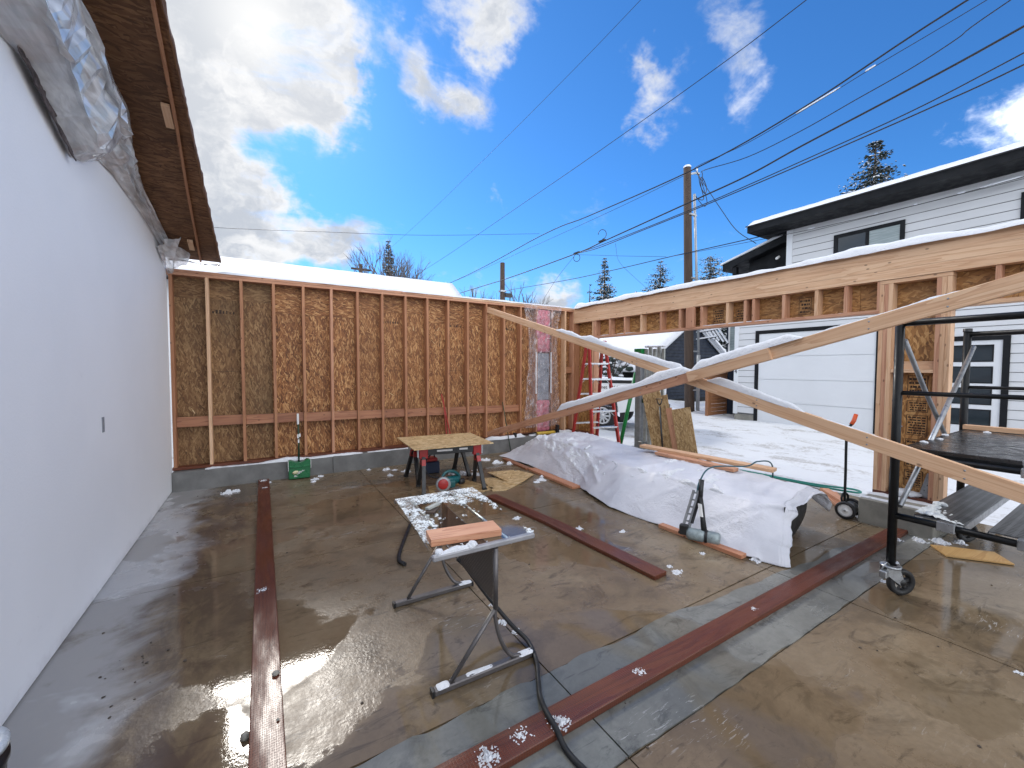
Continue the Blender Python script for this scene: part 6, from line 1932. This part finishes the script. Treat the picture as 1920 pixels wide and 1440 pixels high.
# offcuts near the sweeper and the plywood scrap
for p0, p1, w, z, lb, mt in (((6.56, 2.50), (6.04, 2.03), .10, .060, 'upper orange offcut stacked beside the sweeper', 'fir_orange'),
                             ((6.40, 2.36), (6.0, 2.06), .13, .021, 'lower orange offcut under the other beside the sweeper', 'fir_orange'),
                             ((6.62, 2.45), (6.46, 2.36), .14, .021, 'stubby orange offcut left of the stacked pair', 'fir_orange')):
    tag(MB().beam((*p0, z), (*p1, z), w, .036).build('timber_offcut', M[mt], bevel=.002), lb, 'timber offcut', 'orange offcuts by the door opening')
tag(MB().prism([(5.50, 1.21), (5.79, .85), (5.575, .70), (5.30, 1.06)], (0, 0, .004), (1, 0, 0), (0, 1, 0), (0, 0, 1), .012).build('plywood_scrap', M['plywood_face']), 'yellow plywood scrap lying on the slab under the scaffold', 'board')

# ============================================================ black bucket cut by the left edge
bk = thing('bucket', 'black ribbed bucket with a pale lid at the lower left corner', 'bucket', (-.935, 2.10, 0))
MB().lathe([(0, .002), (.118, .002), (.122, .02), (.130, .16), (.140, .165), (.140, .185), (.133, .19), (.136, .33), (.145, .335), (.145, .355), (.138, .36), (.139, .39), (0, .39)], (-.935, 2.10, 0), (0, 0, 1), 36).build('pail', M['bucket_black'], bk)
MB().lathe([(0, .416), (.125, .416), (.140, .408), (.146, .40), (.146, .385), (.140, .3905)], (-.935, 2.10, 0), (0, 0, 1), 36).build('lid', M['lid_pale'], bk)

# ============================================================ snow clumps and crumbs left on things
random.seed(21)
CL = [(0.02, 7.0, 0, .07), (-.35, 6.75, 0, .06), (-.42, 6.72, 0, .09), (0.66, 6.86, 0, .06), (.75, 7.0, 0, .05), (.62, 6.72, 0, .05), (1.75, 6.9, 0, .07), (1.85, 6.8, 0, .05), (1.5, 7.05, 0, .04),
      (3.75, 5.2, 0, .06), (3.62, 5.05, 0, .08), (3.5, 5.0, 0, .06), (2.75, 6.0, 0, .10), (2.9, 5.85, 0, .09), (2.6, 6.1, 0, .08), (3.0, 6.1, 0, .06), (2.0, 6.6, 0, .08), (1.7, 6.5, 0, .06), (2.62, 4.25, 0, .05), (2.45, 3.9, 0, .05),
      (1.4, 2.55, 0, .035), (1.36, 2.33, 0, .04), (1.38, 2.2, 0, .03), (2.95, 2.15, 0, .05), (2.98, 2.25, 0, .03), (3.75, 1.93, 0, .06), (3.9, 1.86, 0, .05), (3.45, 2.25, 0, .03), (3.2, 3.0, 0, .04), (2.85, 3.3, 0, .05),
      (4.75, 1.25, 0, .03), (5.55, 1.30, 0, .07), (5.7, 1.18, 0, .08), (5.85, 1.08, 0, .06), (5.4, 1.42, 0, .05), (4.25, 1.2, 0, .03), (3.62, .42, 0, .022), (3.42, .36, 0, .018), (3.5, 6.7, 0, .10), (3.6, 6.4, 0, .10), (3.75, 6.2, 0, .08)]
def slush(mb, c, r, h, sd_, frost=False):
    def hf(u, v):
        d = math.hypot(u - .5, (v - .5) * 1.15) * 2
        q = .62 - d * 1.05 + .75 * fbm(u * 3.2 + sd_ * 9, v * 3.2, sd_, 3) + .42 * fbm(u * 11, v * 11 + sd_ * 7, 5, 3)
        if frost:
            q = (.30 if h > .015 else .06) - d * .75 + .40 * fbm(u * 3.2 + sd_ * 9, v * 3.2, sd_, 3) + .75 * fbm(u * 9, v * 9 + sd_ * 7, 5, 3) + .5 * fbm(u * 21, v * 21, sd_, 2)
        return min(h, q * h * 1.3) if q > 0 else -1
    return snow_patch(mb, Vector(c) - Vector((r, r, -.001)), (1, 0, 0), (0, 1, 0), 2 * r, 2 * r, r / 24, hf)
mb = MB()
for i, (x, y, z, r) in enumerate(CL):
    slush(mb, (x, y, z), r * 1.15, r * .5, i + 1)
tag(mb.build('snow_clumps', M['snow'], kind='stuff'), 'scattered clumps of snow and slush on the wet slab', 'snow')
mb = MB()
for i, (x, y, r, h) in enumerate(((1.17, 1.475, .085, .022), (.80, 1.50, .085, .024), (.98, 1.52, .06, .010), (1.75, 1.5, .045, .007), (2.9, 1.5, .03, .005), (-.03, 3.55, .075, .012), (.0, 6.6, .05, .012), (-.02, 7.02, .06, .016))):
    slush(mb, (x, y, .0412), min(r, .068 if x > .3 else .06) * (.82 if h > .01 else 1.0), h, i + 60, True)
tag(mb.build('snow_crumbs', M['snow'], kind='stuff'), 'crumbs of snow sitting on the red brown timbers', 'snow')
mb = MB()
mb.blob((.03, 2.52, .048), .018, 3, .8, 2)
mb.blob((.032, 2.18, .045), .008, 4, .8, 1)
mb.blob((-.10, 2.2, .01), .022, 4, .9, 2)
tag(mb.build('small_stone', M['footing_concrete']), 'small grey pebbles on the timber beside the white wall', 'stone')
random.seed(9)
mb = MB()
for k in range(60):
    x, y = random.uniform(-.95, 5.5), random.uniform(.3, 6.8)
    mb.blob((x, y, .002), random.uniform(.003, .009), k, .5, 1, .6, False)
for k in range(18):
    a, q = random.uniform(0, 6.28), abs(random.gauss(0, .13))
    mb.blob((-.62 + cos(a) * q * .7, 3.1 + sin(a) * q * 1.4, .003), random.uniform(.003, .010), k, .4, 1, .8, False)
tag(mb.build('wood_chips', M['bark'], kind='stuff'), 'dark chips and debris scattered on the wet slab', 'debris')
